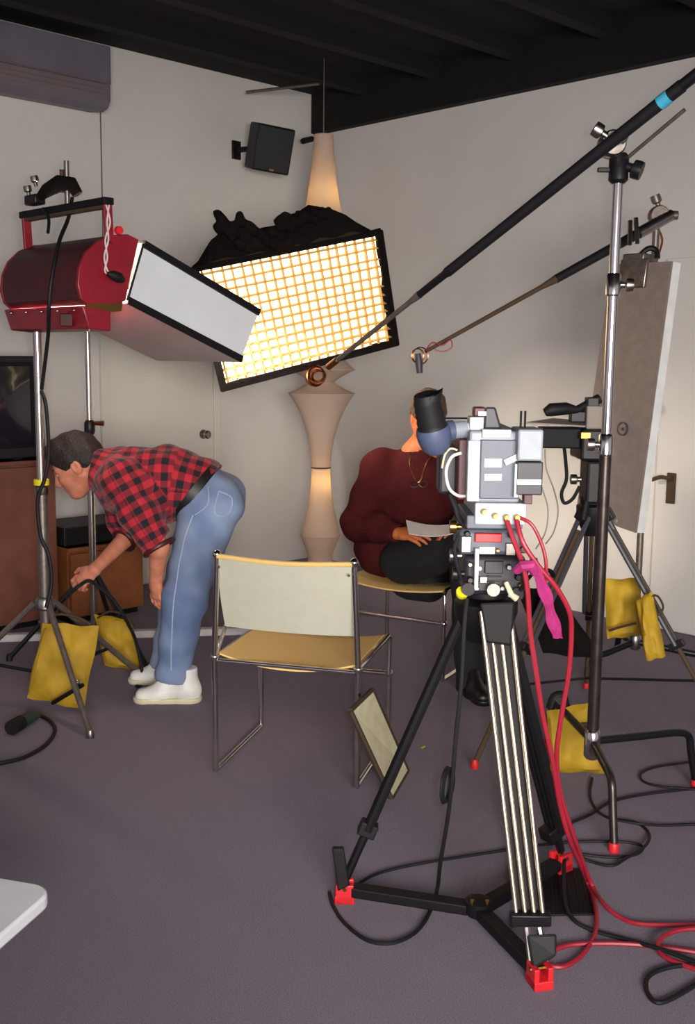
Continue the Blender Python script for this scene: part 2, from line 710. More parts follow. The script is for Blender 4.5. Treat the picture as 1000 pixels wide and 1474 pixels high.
# ------------------------------------------------------------------ the room
LWY, RWX, CEIL = 5.894, 5.38, 3.353
struct(G().box((1.2, 1.45, -0.05), (8.36, 8.9, 0.1)).build('floor', 'carpet', smooth=False))
struct(G().box((1.2, LWY + 0.06, CEIL / 2), (8.6, 0.12, CEIL)).build('wall_left', 'plaster', smooth=False))
struct(G().box((RWX + 0.06, 1.45, CEIL / 2), (0.12, 8.9, CEIL)).build('wall_right', 'plaster', smooth=False))
ceiling = struct(G().box((1.2, 1.45, CEIL + 0.06), (8.6, 9.1, 0.12)).build('ceiling', 'ceiling_dark', smooth=False))
for i in range(7):
    G().box((1.2, 5.3 - i * 0.62, CEIL - 0.05), (8.2, 0.09, 0.10)).build('joist', 'beam_dark', ceiling, smooth=False)
struct(G().box((RWX - 0.035, 1.45, (CEIL + 3.081) / 2), (0.07, 8.86, CEIL - 3.081)).build('trim_1', 'beam_dark', smooth=False))
# short dark peg that sticks out of the corner under the header
G().tube([(5.3309, 5.8940, 3.0497), (5.1376, 5.7740, 2.9920)], 0.02, 8).build('header_bracket', 'beam_dark', None)
tag(bpy.data.objects['header_bracket'], 'short dark bracket stub below the black header in the corner', 'bracket')
# seam between the wall boards
xs = (3.5996, 5.8940, 2.5962)[0]
struct(G().box((xs, LWY - 0.002, 1.7), (0.006, 0.006, 3.2)).build('trim_2', 'ac_louvre', smooth=False))

# door in the left wall
dx0, dx1 = (3.6076, 5.8940, 1.1140)[0], (4.4179, 5.8940, 1.0896)[0]
door = struct(G().box(((dx0 + dx1) / 2, LWY - 0.012, 0.98), (dx1 - dx0, 0.024, 1.94)).build('door_1', 'door_paint', smooth=False, bevel=0.003))
for x in (dx0 - 0.03, dx1 + 0.03):
    G().box((x, LWY - 0.016, 0.976), (0.055, 0.032, 1.95)).build('door_jamb', 'door_paint', door, smooth=False, bevel=0.004)
G().box(((dx0 + dx1) / 2, LWY - 0.016, 1.979), (dx1 - dx0 + 0.115, 0.032, 0.055)).build('door_head', 'door_paint', door, smooth=False, bevel=0.004)
kx = V((4.3288, 5.8700, 0.9759))
kn = G().lathe([(0.030, 0), (0.032, 0.006), (0.014, 0.010), (0.012, 0.032), (0.026, 0.040), (0.029, 0.055), (0.020, 0.066), (0.002, 0.068)], kx, (0, -1, 0), 20)
kn.build('door_knob', 'steel', door)

# flush white door in the right wall, only its latch side is seen behind the board
ry0, ry1 = (5.3800, 2.5276, 0.8551)[1], (5.3800, 3.0466, 0.8063)[1]
d2 = struct(G().box((RWX - 0.012, (ry0 + ry1) / 2, 1.03), (0.024, ry1 - ry0, 2.04)).build('door_2', 'plaster', smooth=False, bevel=0.003))
h0 = V((5.3560, 2.9454, 0.8369))
g = G().box(h0 + V((-0.008, 0, -0.03)), (0.016, 0.05, 0.17))
g.build('handle_plate', 'strap_brown', d2, bevel=0.003)
g = G().tube([h0 + V((0, 0, 0.03)), h0 + V((-0.05, 0, 0.03)), h0 + V((-0.055, 0.04, 0.032)), h0 + V((-0.055, 0.10, 0.01))], 0.011, 8, smooth=4)
g.build('door_handle', 'strap_brown', d2)
hk = V((5.3600, 3.0389, 1.2341))
g = G().tube([hk + V((-0.01, 0, 0.09)), hk + V((-0.014, 0, 0.02)), hk + V((-0.05, 0, -0.01)), hk + V((-0.045, 0, 0.03))], [0.006, 0.016], 8, smooth=4)
g.build('coat_hook', 'dark_grey', d2)

# air conditioner high on the left wall
ax1 = (3.5317, 5.6540, 3.1097)[0]
ax0 = ax1 - 1.25
zt, zb = (3.5356, 5.6540, 3.2762)[2], (3.5273, 5.6540, 2.9225)[2]
ac = thing('air_conditioner', 'grey wall air conditioner with louvred bottom high beside the ceiling', 'air conditioner', (ax1, LWY, zb))
yf = LWY - 0.24
zl = zb + (zt - zb) * 0.40
prof = [(0, zb + 0.02), (0.15, zb), (0.20, zb + 0.012), (0.232, zb + 0.05), (0.232, zl), (0.24, zl + 0.006), (0.24, zt), (0, zt)]
R = frame((0, -1, 0), z=(1, 0, 0))
poly = [(p, z) for p, z in prof]
n = len(poly)
vs = [(ax0, LWY - p, z) for p, z in poly] + [(ax1, LWY - p, z) for p, z in poly]
fs = [tuple(range(n)), tuple(range(n, 2 * n))[::-1]] + [(i, (i + 1) % n, n + (i + 1) % n, n + i) for i in range(n)]
mesh_obj('casing', vs, fs, 'ac_plastic', ac, smooth=False, bevel=0.012)
for k in range(3):
    zz = zb + 0.055 + k * (zl - zb - 0.06) / 3
    G().box(((ax0 + ax1) / 2, LWY - 0.238, zz + 0.012), (ax1 - ax0 - 0.08, 0.012, 0.026), M3.Rotation(math.radians(18), 3, 'X')).build('louvre', 'ac_louvre', ac, smooth=False)
G().box(((ax0 + ax1) / 2, yf - 0.002, zl + 0.004), (ax1 - ax0 - 0.01, 0.006, 0.012)).build('seam', 'ac_louvre', ac, smooth=False)

# conduit under the ceiling
c0, c1, c2 = V((4.6540, 5.7940, 3.3462)), V((4.8502, 5.3263, 3.3057)), V((4.8626, 5.3143, 3.3869))
zc = CEIL - 0.115
g = G().tube([(c0.x, c0.y, zc), (c1.x - 0.03, c1.y, zc), (c1.x, c1.y, zc + 0.02), (c1.x, c1.y, CEIL)], 0.010, 8, smooth=4)
tag(g.build('conduit', 'leg_steel'), 'thin grey conduit bent up into the dark ceiling', 'pipe')

# wall speaker
sc = V((4.6868, 5.5967, 2.8559))
wall_pt = V((sc.x - 0.05, LWY, sc.z + 0.02))
sp = thing('wall_speaker', 'small black loudspeaker on a wall bracket near the corner', 'speaker', wall_pt)
nf = (-FWD * 0.86 + RGT * 0.36 + V((0, 0, -0.22))).normalized()
Rs = frame(nf, z=V((0, 0, 1)) + RGT * 0.10)
G().box(sc, (0.19, 0.255, 0.29), Rs).build('cabinet', 'speaker_black', sp, bevel=0.012)
G().box(sc + nf * 0.098, (0.008, 0.235, 0.27), Rs).build('grille', 'speaker_black', sp, bevel=0.004)
G().tube([sc - nf * 0.09, sc - nf * 0.13, wall_pt + V((0, -0.02, 0))], 0.018, 8).build('bracket_arm', 'black_metal', sp)
G().box(wall_pt + V((0, -0.008, 0)), (0.07, 0.016, 0.12)).build('bracket_plate', 'black_metal', sp, bevel=0.003)
G().box(sc + nf * 0.103 - Rs @ V((0, 0.0, 0.128)), (0.004, 0.03, 0.012), Rs).build('badge', 'brass', sp)

# ------------------------------------------------------------------ tall fabric lamp in the corner
LF = (4.7505, 5.1443, 0.0000)
lampz = {195: (4.7488, 5.1460, 2.8877)[2], 300: (4.7513, 5.1436, 2.4407)[2], 360: (4.7528, 5.1421, 2.1813)[2], 460: (4.7553, 5.1397, 1.7428)[2], 532: (4.7571, 5.1379, 1.4220)[2],
         550: (4.7576, 5.1375, 1.3411)[2], 566: (4.7580, 5.1371, 1.2690)[2], 620: (4.7594, 5.1358, 1.0240)[2], 673: (4.7607, 5.1344, 0.7812)[2], 770: (4.7633, 5.1319, 0.3304)[2], 800: (4.7641, 5.1312, 0.1893)[2]}


def zpx(y):
    ks = sorted(lampz)
    for a, b in zip(ks, ks[1:]):
        if y <= b or b == ks[-1]:
            return lampz[a] + (lampz[b] - lampz[a]) * (y - a) / (b - a)


PX = 1 / 218.0
tl = thing('tower_lamp', 'tall cream fabric column lamp with stacked hourglass shades glowing in the corner', 'lamp', LF)


def shade(name, rows, parent):
    pr = [(h * PX, zpx(y)) for y, h in rows]
    pts = smooth_path([(r, 0, z) for r, z in pr], 5)
    G().lathe([(p.x, p.z) for p in pts], LF, n=40, caps=False).build(name, 'lamp_fabric', parent)


shade('shade', [(195, 13), (230, 15.5), (270, 20), (300, 25), (330, 33), (352, 40)], tl)
shade('shade', [(352, 40), (380, 27), (420, 17), (455, 14), (490, 19), (515, 31), (532, 47)], tl)
shade('shade', [(532, 47), (541, 30), (550, 17)], tl)
shade('shade', [(550, 17), (558, 30), (566, 47)], tl)
shade('shade', [(566, 47), (580, 38), (600, 28), (630, 19), (655, 15), (673, 13.2)], tl)
shade('shade', [(673, 13.2), (700, 14.5), (730, 19), (755, 25), (770, 29)], tl)
shade('shade', [(770, 29), (785, 23), (800, 18), (818, 20), (832, 27)], tl)
for y, h in ((195, 13), (352, 40), (532, 47), (566, 47), (673, 13.2), (770, 29)):
    a = V(LF) + V((0, 0, zpx(y)))
    r = h * PX
    G().tube([a + V((math.cos(t * math.pi / 12) * r, math.sin(t * math.pi / 12) * r, 0)) for t in range(24)], 0.0035 if y != 673 else 0.006, 6, closed=True).build(
        'ring', 'lamp_fabric' if y != 673 else 'leg_steel', tl)
zbot = zpx(832)
G().lathe([(0.16, 0.0), (0.16, 0.015), (0.13, 0.028), (0.03, 0.034), (0.02, max(zbot, 0.06))], LF, n=32).build('base', 'steel', tl)
G().tube([V(LF) + V((0, 0, 0.03)), V(LF) + V((0, 0, zpx(195)))], 0.007, 8).build('stem', 'steel', tl)
G().tube([V(LF) + V((0, 0, zpx(195))), V(LF) + V((0, 0, CEIL - 0.001))], 0.0035, 6).build('suspension_cable', 'leg_steel', tl)
for y, pw in ((283, 3.2), (692, 2.6)):
    p = V(LF) + V((0, 0, zpx(y)))
    b = G().ball(p + V((0.02, 0, 0)), 0.022)
    mat('bulb_%d' % y, '#fff0c0', 0.5, emit='#ffd070', estr=25)
    b.build('bulb', 'bulb_%d' % y, tl)
    l = lamp('lamp_bulb_light', 'POINT', p + V((0.02, 0, 0)), pw, (1.0, 0.74, 0.32), 0.024)

# ------------------------------------------------------------------ furniture at the left wall
def cabinet(name, label, cat, x0, x1, y0, y1, h, m, doors, handles=True):
    t = thing(name, label, cat, ((x0 + x1) / 2, (y0 + y1) / 2, 0))
    G().box(((x0 + x1) / 2, (y0 + y1) / 2 + 0.01, h / 2 + 0.02), (x1 - x0, y1 - y0 - 0.02, h - 0.04)).build('carcass', m, t, smooth=False, bevel=0.003)
    G().box(((x0 + x1) / 2, (y0 + y1) / 2, 0.02), (x1 - x0 - 0.03, y1 - y0 - 0.06, 0.04)).build('plinth', 'black_satin', t, smooth=False)
    G().box(((x0 + x1) / 2, (y0 + y1) / 2, h - 0.01), (x1 - x0 + 0.01, y1 - y0 + 0.01, 0.02)).build('top', m, t, smooth=False, bevel=0.003)
    w = (x1 - x0) / doors
    for k in range(doors):
        d = G().box((x0 + w * (k + 0.5), y0 - 0.008, h / 2 + 0.005), (w - 0.006, 0.018, h - 0.075)).build('door', m, t, smooth=False, bevel=0.002)
        if handles:
            G().box((x0 + w * (k + 0.5) + (w * 0.4 if k == 0 else -w * 0.4), y0 - 0.022, h * 0.75), (0.012, 0.012, 0.06)).build('handle', 'black_satin', d, smooth=False)
    return t


cy0 = (3.4164, 5.2434, 0.0000)[1]
cxr = (3.4164, 5.2434, 0.0000)[0]
hlow = (3.4320, 5.2543, 0.4339)[2]
tx1 = (2.9391, 5.2477, 0.0000)[0]
ty0 = (2.9391, 5.2477, 0.0000)[1] + 0.09
cabinet('low_cabinet', 'low brown wooden cabinet with a black deck on it by the door', 'cabinet', tx1 + 0.005, cxr, cy0, cy0 + 0.45, hlow, 'wood', 1, False)
# taller cabinet in front of its left half
tx0 = tx1 - 0.85
htall = (2.7186, 5.0969, 0.9280)[2]
cabinet('tall_cabinet', 'reddish wooden television cabinet beside the low brown cabinet', 'cabinet', tx0, tx1 - 0.02, ty0, ty0 + 0.42, htall, 'wood_red', 2)
# deck on the low cabinet
dk = thing('video_deck', 'flat black video deck lying on the low brown cabinet', 'video deck', (cxr - 0.3, cy0 + 0.2, hlow))
dxa = (2.9769, 5.2940, 0.5421)[0]
G().box((cxr - 0.25, cy0 + 0.20, hlow + 0.062), (0.46, 0.34, 0.104)).build('casing', 'tv_plastic', dk, smooth=False, bevel=0.004)
G().box((cxr - 0.25, cy0 + 0.026, hlow + 0.062), (0.45, 0.012, 0.09)).build('front_panel', 'black_satin', dk, smooth=False, bevel=0.003)
for k in (-0.18, 0.18):
    G().lathe([(0.015, 0), (0.015, 0.012)], (cxr - 0.25 + k, cy0 + 0.15, hlow), n=12).build('foot', 'black_rubber', dk)
# television on the tall cabinet
tvx1 = (2.8791, 5.0386, 1.3215)[0]
tz1 = (2.8976, 5.0624, 1.4910)[2]
tv = thing('television', 'black tube television standing on the reddish wooden cabinet', 'television', (tvx1 - 0.38, ty0 + 0.2, htall))
x0, x1 = tvx1 - 0.76, tvx1
y0 = ty0 + 0.03
zt = tz1
g = G().hexa([(x0, y0, htall + 0.012), (x1, y0, htall + 0.012), (x1, y0, zt), (x0, y0, zt)],
             [(x0 + 0.02, y0 + 0.12, htall + 0.012), (x1 - 0.02, y0 + 0.12, htall + 0.012), (x1 - 0.02, y0 + 0.12, zt - 0.02), (x0 + 0.02, y0 + 0.12, zt - 0.02)])
g.hexa([(x0 + 0.02, y0 + 0.12, htall + 0.012), (x1 - 0.02, y0 + 0.12, htall + 0.012), (x1 - 0.02, y0 + 0.12, zt - 0.02), (x0 + 0.02, y0 + 0.12, zt - 0.02)],
       [(x0 + 0.16, y0 + 0.36, htall + 0.03), (x1 - 0.16, y0 + 0.36, htall + 0.03), (x1 - 0.16, y0 + 0.36, zt - 0.14), (x0 + 0.16, y0 + 0.36, zt - 0.14)])
g.build('casing', 'tv_plastic', tv, smooth=False, bevel=0.008)
# bulged screen
sx0, sx1, sz0, sz1 = x0 + 0.07, x1 - 0.07, htall + 0.09, zt - 0.055
vs, fs = [], []
N = 10
for j in range(N + 1):
    for i in range(N + 1):
        u, w = 2 * i / N - 1, 2 * j / N - 1
        vs.append(((sx0 + sx1) / 2 + u * (sx1 - sx0) / 2, y0 - 0.004 - 0.022 * (1 - u * u) * (1 - w * w), (sz0 + sz1) / 2 + w * (sz1 - sz0) / 2))
fs = [(j * (N + 1) + i, j * (N + 1) + i + 1, (j + 1) * (N + 1) + i + 1, (j + 1) * (N + 1) + i) for j in range(N) for i in range(N)]
mesh_obj('screen', vs, fs, 'tv_glass', tv)
for (a, b, c, d) in ((sx0 - 0.02, sx0, sz0 - 0.02, sz1 + 0.02), (sx1, sx1 + 0.02, sz0 - 0.02, sz1 + 0.02)):
    G().box(((a + b) / 2, y0 - 0.006, (c + d) / 2), (b - a, 0.012, d - c)).build('bezel', 'black_satin', tv, smooth=False, bevel=0.003)
for (c, d) in ((sz0 - 0.02, sz0), (sz1, sz1 + 0.02)):
    G().box(((sx0 + sx1) / 2, y0 - 0.006, (c + d) / 2), (sx1 - sx0, 0.012, d - c)).build('bezel', 'black_satin', tv, smooth=False, bevel=0.003)
for k in (-0.25, 0.25):
    G().box(((x0 + x1) / 2 + k, y0 + 0.14, htall + 0.006), (0.05, 0.18, 0.012)).build('foot', 'black_rubber', tv, smooth=False)

# white cable duct lying on the carpet
p0, p1 = V((2.3291, 5.3182, 0.0000)), V((3.6217, 4.4168, 0.0000))
u = (p1 - p0).normalized()
nn = V((-u.y, u.x, 0))
dt = thing('cable_duct', 'long white cable duct lying on the carpet behind the sandbags', 'cable duct', (p0 + p1) / 2)
g = G()
prof = [(-0.035, 0.0), (-0.024, 0.036), (0.024, 0.036), (0.035, 0.0)]
vs = [p0 + nn * a + V((0, 0, b)) for a, b in prof] + [p1 + nn * a + V((0, 0, b)) for a, b in prof]
g.add(vs, [(0, 1, 2, 3), (7, 6, 5, 4), (0, 4, 5, 1), (1, 5, 6, 2), (2, 6, 7, 3), (3, 7, 4, 0)]).build('channel', 'trim_paint', dt, smooth=False, bevel=0.003)
for p in (p0, p1):
    G().box(p + V((0, 0, 0.018)), (0.012, 0.062, 0.036), frame(u, z=(0, 0, 1))).build('end_cap', 'trim_paint', dt, smooth=False, bevel=0.002)

# ------------------------------------------------------------------ tubular sling chairs
def make_chair(label):
    """local: x across, +y front, origin at the floor under the middle"""
    t = thing('sling_chair', label, 'chair', (0, 0, 0), 'tubular steel sling chairs')
    W, Dp, HS, HB, r = 0.53, 0.49, 0.435, 0.815, 0.0105
    hx, hy = W / 2, Dp / 2
    for s in (-1, 1):
        x = s * hx
        G().tube([(x, -hy, r), (x, -hy, 0.3), (x, -hy - 0.004, HS), (x - s * 0.016, -hy - 0.012, HB - 0.01)], r, 10, smooth=3).build('rear_leg', 'chrome', t)
        G().tube([(x, hy, r), (x, hy, 0.28)], r, 10).build('front_leg', 'chrome', t)
        G().tube([(x, hy - 0.01, 0.28), (x, hy, HS - 0.02), (x, hy - 0.02, HS), (x, -hy, HS)], r * 0.9, 10).build('seat_rail', 'chrome', t)
        G().tube([(x, -hy, r), (x, 0, r), (x, hy, r)], r, 10).build('floor_bar', 'chrome', t)
        for p in ((x - s * 0.016, -hy - 0.012, HB - 0.004), (x, -hy, HS), (x, hy, 0.28)):
            G().ball(p, r * 1.6).build('joint', 'chrome', t)
        # rod that braces the bottom of the back sling
        G().tube([(x * 0.93, -hy + 0.06, HS + 0.10), (x, -hy, HS)], r * 0.7, 8).build('brace', 'chrome', t)
    G().tube([(-hx, hy, 0.28), (hx, hy, 0.28)], r * 0.9, 10).build('cross_bar', 'chrome', t)
    G().tube([(-hx, -hy, HS - 0.012), (hx, -hy, HS - 0.012)], r * 0.8, 10).build('cross_bar', 'chrome', t)
    # sagging seat sling
    vs, fs = [], []
    N, Q = 16, 10
    for side in (0, 1):
        for j in range(Q + 1):
            for i in range(N + 1):
                u, w = 2 * i / N - 1, j / Q
                x = u * (hx - 0.012)
                y = -hy + 0.015 + w * (Dp - 0.02)
                z = HS + 0.012 - 0.045 * (1 - u * u) * (0.85 - 0.35 * w) - 0.02 * max(0, w - 0.9) * 10 * 0.6
                vs.append((x, y, z - side * 0.007))
    K = (N + 1) * (Q + 1)
    for j in range(Q):
        for i in range(N):
            a = j * (N + 1) + i
            fs.append((a, a + 1, a + N + 2, a + N + 1))
            fs.append((K + a, K + a + N + 1, K + a + N + 2, K + a + 1))
    rim = [i for i in range(N + 1)] + [j * (N + 1) + N for j in range(1, Q + 1)] + [Q * (N + 1) + i for i in range(N - 1, -1, -1)] + [j * (N + 1) for j in range(Q - 1, 0, -1)]
    for a, b in zip(rim, rim[1:] + rim[:1]):
        fs.append((a, K + a, K + b, b))
    mesh_obj('seat', vs, fs, 'seat_canvas', t)
    # back sling, wrapped round the posts and slightly dished
    vs, fs = [], []
    Q = 8
    for side in (0, 1):
        for j in range(Q + 1):
            for i in range(N + 1):
                u, w = 2 * i / N - 1, j / Q
                x = u * (hx - 0.004 - 0.014 * w - 0.02 * (1 - w) ** 2)
                dish = 0.03 * (1 - u * u)
                y = -hy - 0.012 + (-dish * 0.6) + (1 - w) * 0.06
                z = HS + 0.105 + w * (HB - HS - 0.115) - 0.010 * (1 - u * u) * (1 if w > 0.5 else 0.2)
                vs.append((x, y - side * 0.007, z))
    K = (N + 1) * (Q + 1)
    for j in range(Q):
        for i in range(N):
            a = j * (N + 1) + i
            fs.append((a, a + 1, a + N + 2, a + N + 1))
            fs.append((K + a, K + a + N + 1, K + a + N + 2, K + a + 1))
    rim = [i for i in range(N + 1)] + [j * (N + 1) + N for j in range(1, Q + 1)] + [Q * (N + 1) + i for i in range(N - 1, -1, -1)] + [j * (N + 1) for j in range(Q - 1, 0, -1)]
    for a, b in zip(rim, rim[1:] + rim[:1]):
        fs.append((a, K + a, K + b, b))
    bk = mesh_obj('backrest', vs, fs, 'back_canvas', t)
    G().tube([(-hx + 0.02, -hy - 0.02, HB - 0.008), (0, -hy - 0.034, HB - 0.018), (hx - 0.02, -hy - 0.02, HB - 0.008)], 0.009, 8, smooth=4).build('hem', 'seat_canvas', bk)
    G().tube([(-hx * 0.93, -hy + 0.048, HS + 0.105), (hx * 0.93, -hy + 0.048, HS + 0.105)], 0.006, 8).build('rod', 'chrome', bk)
    for s in (-1, 1):
        G().lathe([(0.006, 0), (0.004, 0.003)], (s * (hx - 0.03), -hy - 0.030, HB - 0.045), (0, -1, 0), 8).build('rivet', 'chrome', bk)
    return t


chair = make_chair('empty steel chair with pale canvas back and tan sling seat on the carpet')
a15 = math.radians(-15)
xd = RGT * math.cos(a15) + FWD * math.sin(a15)
yd = -RGT * math.sin(a15) + FWD * math.cos(a15)
RL = V((2.2421, 2.9804, 0.0000))
cc = RL + xd * 0.265 + yd * 0.245
ch2 = copy_tree(chair)
chair.location = cc
chair.rotation_euler = (0, 0, math.atan2(xd.y, xd.x))
ch2['label'] = 'steel sling chair the man in the maroon sweater sits on'
fd = (RGT * -0.47 + FWD * -0.88).normalized()          # its front looks at the photographer
ch2.location = (3.8431, 3.4744, 0.0000)
ch2.rotation_euler = (0, 0, math.atan2(fd.y, fd.x) - math.pi / 2)

# cream board leaning on the empty chair
q = [V((2.4022, 2.4414, 0.3341)), V((2.5962, 2.5318, 0.3431)), V((2.7726, 2.5157, 0.0000)), V((2.5483, 2.3837, 0.0000))]
nb = (q[1] - q[0]).cross(q[3] - q[0]).normalized()
if nb.dot(FWD) < 0:
    nb = -nb
bd = thing('leaning_board', 'small cream board with dark edges leaning against the empty chair leg', 'board', (q[2] + q[3]) / 2)
G().slab(q, nb, 0.014).build('panel', 'cream_board', bd, smooth=False)
for a, b in zip(q, q[1:] + q[:1]):
    e = (b - a).normalized()
    G().tube([a + nb * 0.005, b + nb * 0.005], 0.0095, 6).build('edging', 'board_edge', bd)

# scrap of yellow paper on the carpet
sp0 = V((2.9879, 2.6334, 0.0000))
g = G().add([sp0 + V((-0.014, -0.006, 0.003)), sp0 + V((0.0, -0.010, 0.009)), sp0 + V((0.013, -0.004, 0.003)), sp0 + V((0.012, 0.008, 0.006)), sp0 + V((-0.01, 0.009, 0.002))],
            [(0, 1, 4), (1, 3, 4), (1, 2, 3)])
tag(g.build('paper_scrap', 'yellow_tape', smooth=False, loc=sp0), 'tiny yellow paper scrap lying on the carpet', 'paper')

# white table whose rounded corner reaches into the picture
tz = 0.42
tc = V((1.0089, 1.8807, 0.4200))
tb = thing('white_side_table', 'white side table with a rounded top standing low on the carpet', 'table', (tc.x, tc.y, 0))
ua, ub = (-FWD * 0.96 - RGT * 0.28).normalized(), (-RGT * 0.96 + FWD * 0.28).normalized()
cr = 0.05
base = tc + V((0, 0, -0.03))
poly = []
L = 0.5
ctrs = [(cr, cr), (L - cr, cr), (L - cr, L - cr), (cr, L - cr)]
for ci, (x, y) in enumerate(ctrs):
    for k in range(7):
        a = math.pi + ci * math.pi / 2 + k * math.pi / 12
        poly.append((x + cr * math.cos(a), y + cr * math.sin(a)))
Rt = M3((ua, ub, V((0, 0, 1)))).transposed()
g = G()
nn_ = len(poly)
vs = [base + Rt @ V((x, y, 0)) for x, y in poly] + [base + Rt @ V((x, y, 0.03)) for x, y in poly]
g.add(vs, [tuple(range(nn_)), tuple(range(nn_, 2 * nn_))] + [(i, (i + 1) % nn_, nn_ + (i + 1) % nn_, nn_ + i) for i in range(nn_)])
g.build('tabletop', 'white_plastic', tb, bevel=0.006)
for x, y in ((L * 0.5, L - 0.06), (L - 0.06, L * 0.3), (L - 0.06, L - 0.06), (L * 0.35, L * 0.75)):
    p = base + Rt @ V((x, y, 0))
    G().tube([V((p.x, p.y, 0)), p], [0.014, 0.02], 10).build('leg', 'white_plastic', tb)



def st_w(p):
    return RGT * p[0] + FWD * p[1] + V((0, 0, p[2]))


def sbox(g, a, b, depth):
    """box square to the photographer: opposite front corners a, b as (right, away, up) and a depth"""
    c = ((a[0] + b[0]) / 2, a[1] + depth / 2, (a[2] + b[2]) / 2)
    return g.box(st_w(c), (abs(b[0] - a[0]), depth, abs(b[2] - a[2])), STAGE)


def knob(g, p, axis, r=0.02, h=0.03):
    return g.lathe([(r * 0.5, 0), (r * 0.5, h * 0.35), (r, h * 0.45), (r * 1.05, h * 0.7), (r, h)], p, axis, 10)


def loop_pts(c, r, ax, n=16, el=1.0):
    ax = V(ax).normalized()
    x = ax.orthogonal().normalized()
    y = ax.cross(x)
    return [V(c) + x * math.cos(2 * math.pi * k / n) * r + y * math.sin(2 * math.pi * k / n) * r * el for k in range(n)]


# ------------------------------------------------------------------ light stand with the red soft light
P1 = V((2.1774, 4.0891, 0.0000))
s1 = thing('light_stand', 'chrome light stand with yellow tape ring carrying the red soft light', 'light stand', P1)
z_top = (2.1655, 3.6589, 1.5967)[2] - 0.006
z_col = (2.1838, 4.0828, 0.9357)[2]
z_hub = (2.1820, 4.0846, 0.4479)[2]
G().tube([P1 + V((0, 0, z_col)), P1 + V((0, 0, z_top))], 0.0175, 14).build('upper_tube', 'pole_steel', s1)
G().tube([P1 + V((0, 0, 0.12)), P1 + V((0, 0, z_col))], 0.0235, 14).build('lower_tube', 'leg_steel', s1)
G().lathe([(0.026, -0.02), (0.029, -0.015), (0.029, 0.012), (0.022, 0.02)], P1 + V((0, 0, z_col)), n=16).build('collar', 'steel', s1)
G().lathe([(0.032, -0.012), (0.032, 0.012)], P1 + V((0, 0, (2.1845, 4.0822, 0.9681)[2])), n=16).build('tape_ring', 'yellow_tape', s1)
hub = P1 + V((0, 0, z_hub))
G().lathe([(0.03, -0.03), (0.04, -0.02), (0.04, 0.015), (0.03, 0.03)], hub, n=16).build('hub', 'steel', s1)
G().lathe([(0.03, -0.015), (0.034, 0), (0.03, 0.015)], P1 + V((0, 0, 0.14)), n=14).build('brace_collar', 'steel', s1)
for ft in ((2.0955, 3.6020, 0.0000), (2.6892, 4.1494, 0.0000), (1.8594, 4.4678, 0.0000)):
    ft = V(ft)
    dr = (ft - P1).normalized()
    a = hub + dr * 0.045
    b = ft + V((0, 0, 0.016))
    lg = G().tube([a, b], [0.0135, 0.0135], 8, flat=1.0).build('leg', 'leg_steel', s1)
    G().lathe([(0.016, -0.016), (0.017, 0.0), (0.012, 0.016)], b, n=10).build('foot', 'steel', lg)
    m = lerp(a, b, 0.62)
    if ft.y < 2.2 or (ft - P1).dot(FWD) > -0.2:
        G().tube([m, P1 + V((0, 0, 0.14)) + dr * 0.03], 0.008, 8).build('brace', 'black_satin', s1)
    knob(G(), m, -dr.cross(V((0, 0, 1))), 0.012, 0.022).build('bolt', 'steel', s1)

# the red soft light
rl = thing('red_soft_light', 'red studio soft light with white hood doors mounted on a chrome stand', 'studio light', P1 + V((0, 0, z_top)))
AX = (-RGT + FWD).normalized()                          # along its drum, away to the left
plate = [V(p) for p in ((2.3990, 3.6623, 1.9504), (2.3644, 3.6618, 1.8306), (2.3330, 3.6613, 1.7113), (2.2662, 3.6604, 1.6898), (2.1679, 3.6590, 1.6857), (2.1355, 3.6585, 1.7102), (2.1221, 3.6583, 1.7611),
                        (2.1298, 3.6584, 1.8232), (2.1582, 3.6588, 1.8816), (2.2106, 3.6596, 1.9295), (2.2788, 3.6605, 1.9586), (2.3481, 3.6615, 1.9672))]


def extr(poly, d0, d1):
    n = len(poly)
    g = G()
    g.add([p + AX * d0 for p in poly] + [p + AX * d1 for p in poly],
          [tuple(range(n)), tuple(range(n, 2 * n))[::-1]] + [(i, (i + 1) % n, n + (i + 1) % n, n + i) for i in range(n)])
    return g


pc = sum(plate, V((0, 0, 0))) / len(plate)
DL = 0.62
extr(plate, 0.0, 0.018).build('end_plate', 'red_paint', rl, bevel=0.003)
extr(plate, DL - 0.018, DL).build('end_plate', 'red_paint', rl, bevel=0.003)
shell = [plate[i] for i in (4, 5, 6, 7, 8, 9, 10, 11, 0)]
inner = [pc + (p - pc) * 0.95 for p in shell]
outer = [pc + (p - pc) * 0.985 for p in shell]
extr(outer + inner[::-1], 0.018, DL - 0.018).build('drum', 'red_dark', rl)
trough = [V(p) for p in ((2.2662, 3.6604, 1.6898), (2.2639, 3.6603, 1.5913), (2.1656, 3.6589, 1.5994), (2.1378, 3.6585, 1.6844))]
extr(trough, 0.0, DL).build('lamp_trough', 'red_paint', rl, bevel=0.006)
slot = [V(p) for p in ((2.3125, 3.6540, 1.7075), (2.3053, 3.6539, 1.6699), (2.2706, 3.6534, 1.6659), (2.1515, 3.6516, 1.6822), (2.1518, 3.6516, 1.6900), (2.2714, 3.6534, 1.6977))]
extr(slot, -0.004, 0.01).build('leak_glint', 'brass', rl)  # brass strip stands in for the warm light leaking at the slot
for k in range(5):
    p = lerp(trough[3], trough[3] + AX * DL, (k + 0.5) / 5) + (trough[2] - trough[3]) * 0.18 - (trough[0] - trough[3]).normalized() * 0.004
    G().ball(p, 0.007, 8).build('rivet', 'steel', rl)
bx = lerp(trough[2], trough[3], 0.4) + AX * 0.12
G().box(bx - (trough[0] - trough[3]).normalized() * 0.012, (0.05, 0.03, 0.05), STAGE).build('junction_box', 'red_dark', rl, bevel=0.004)
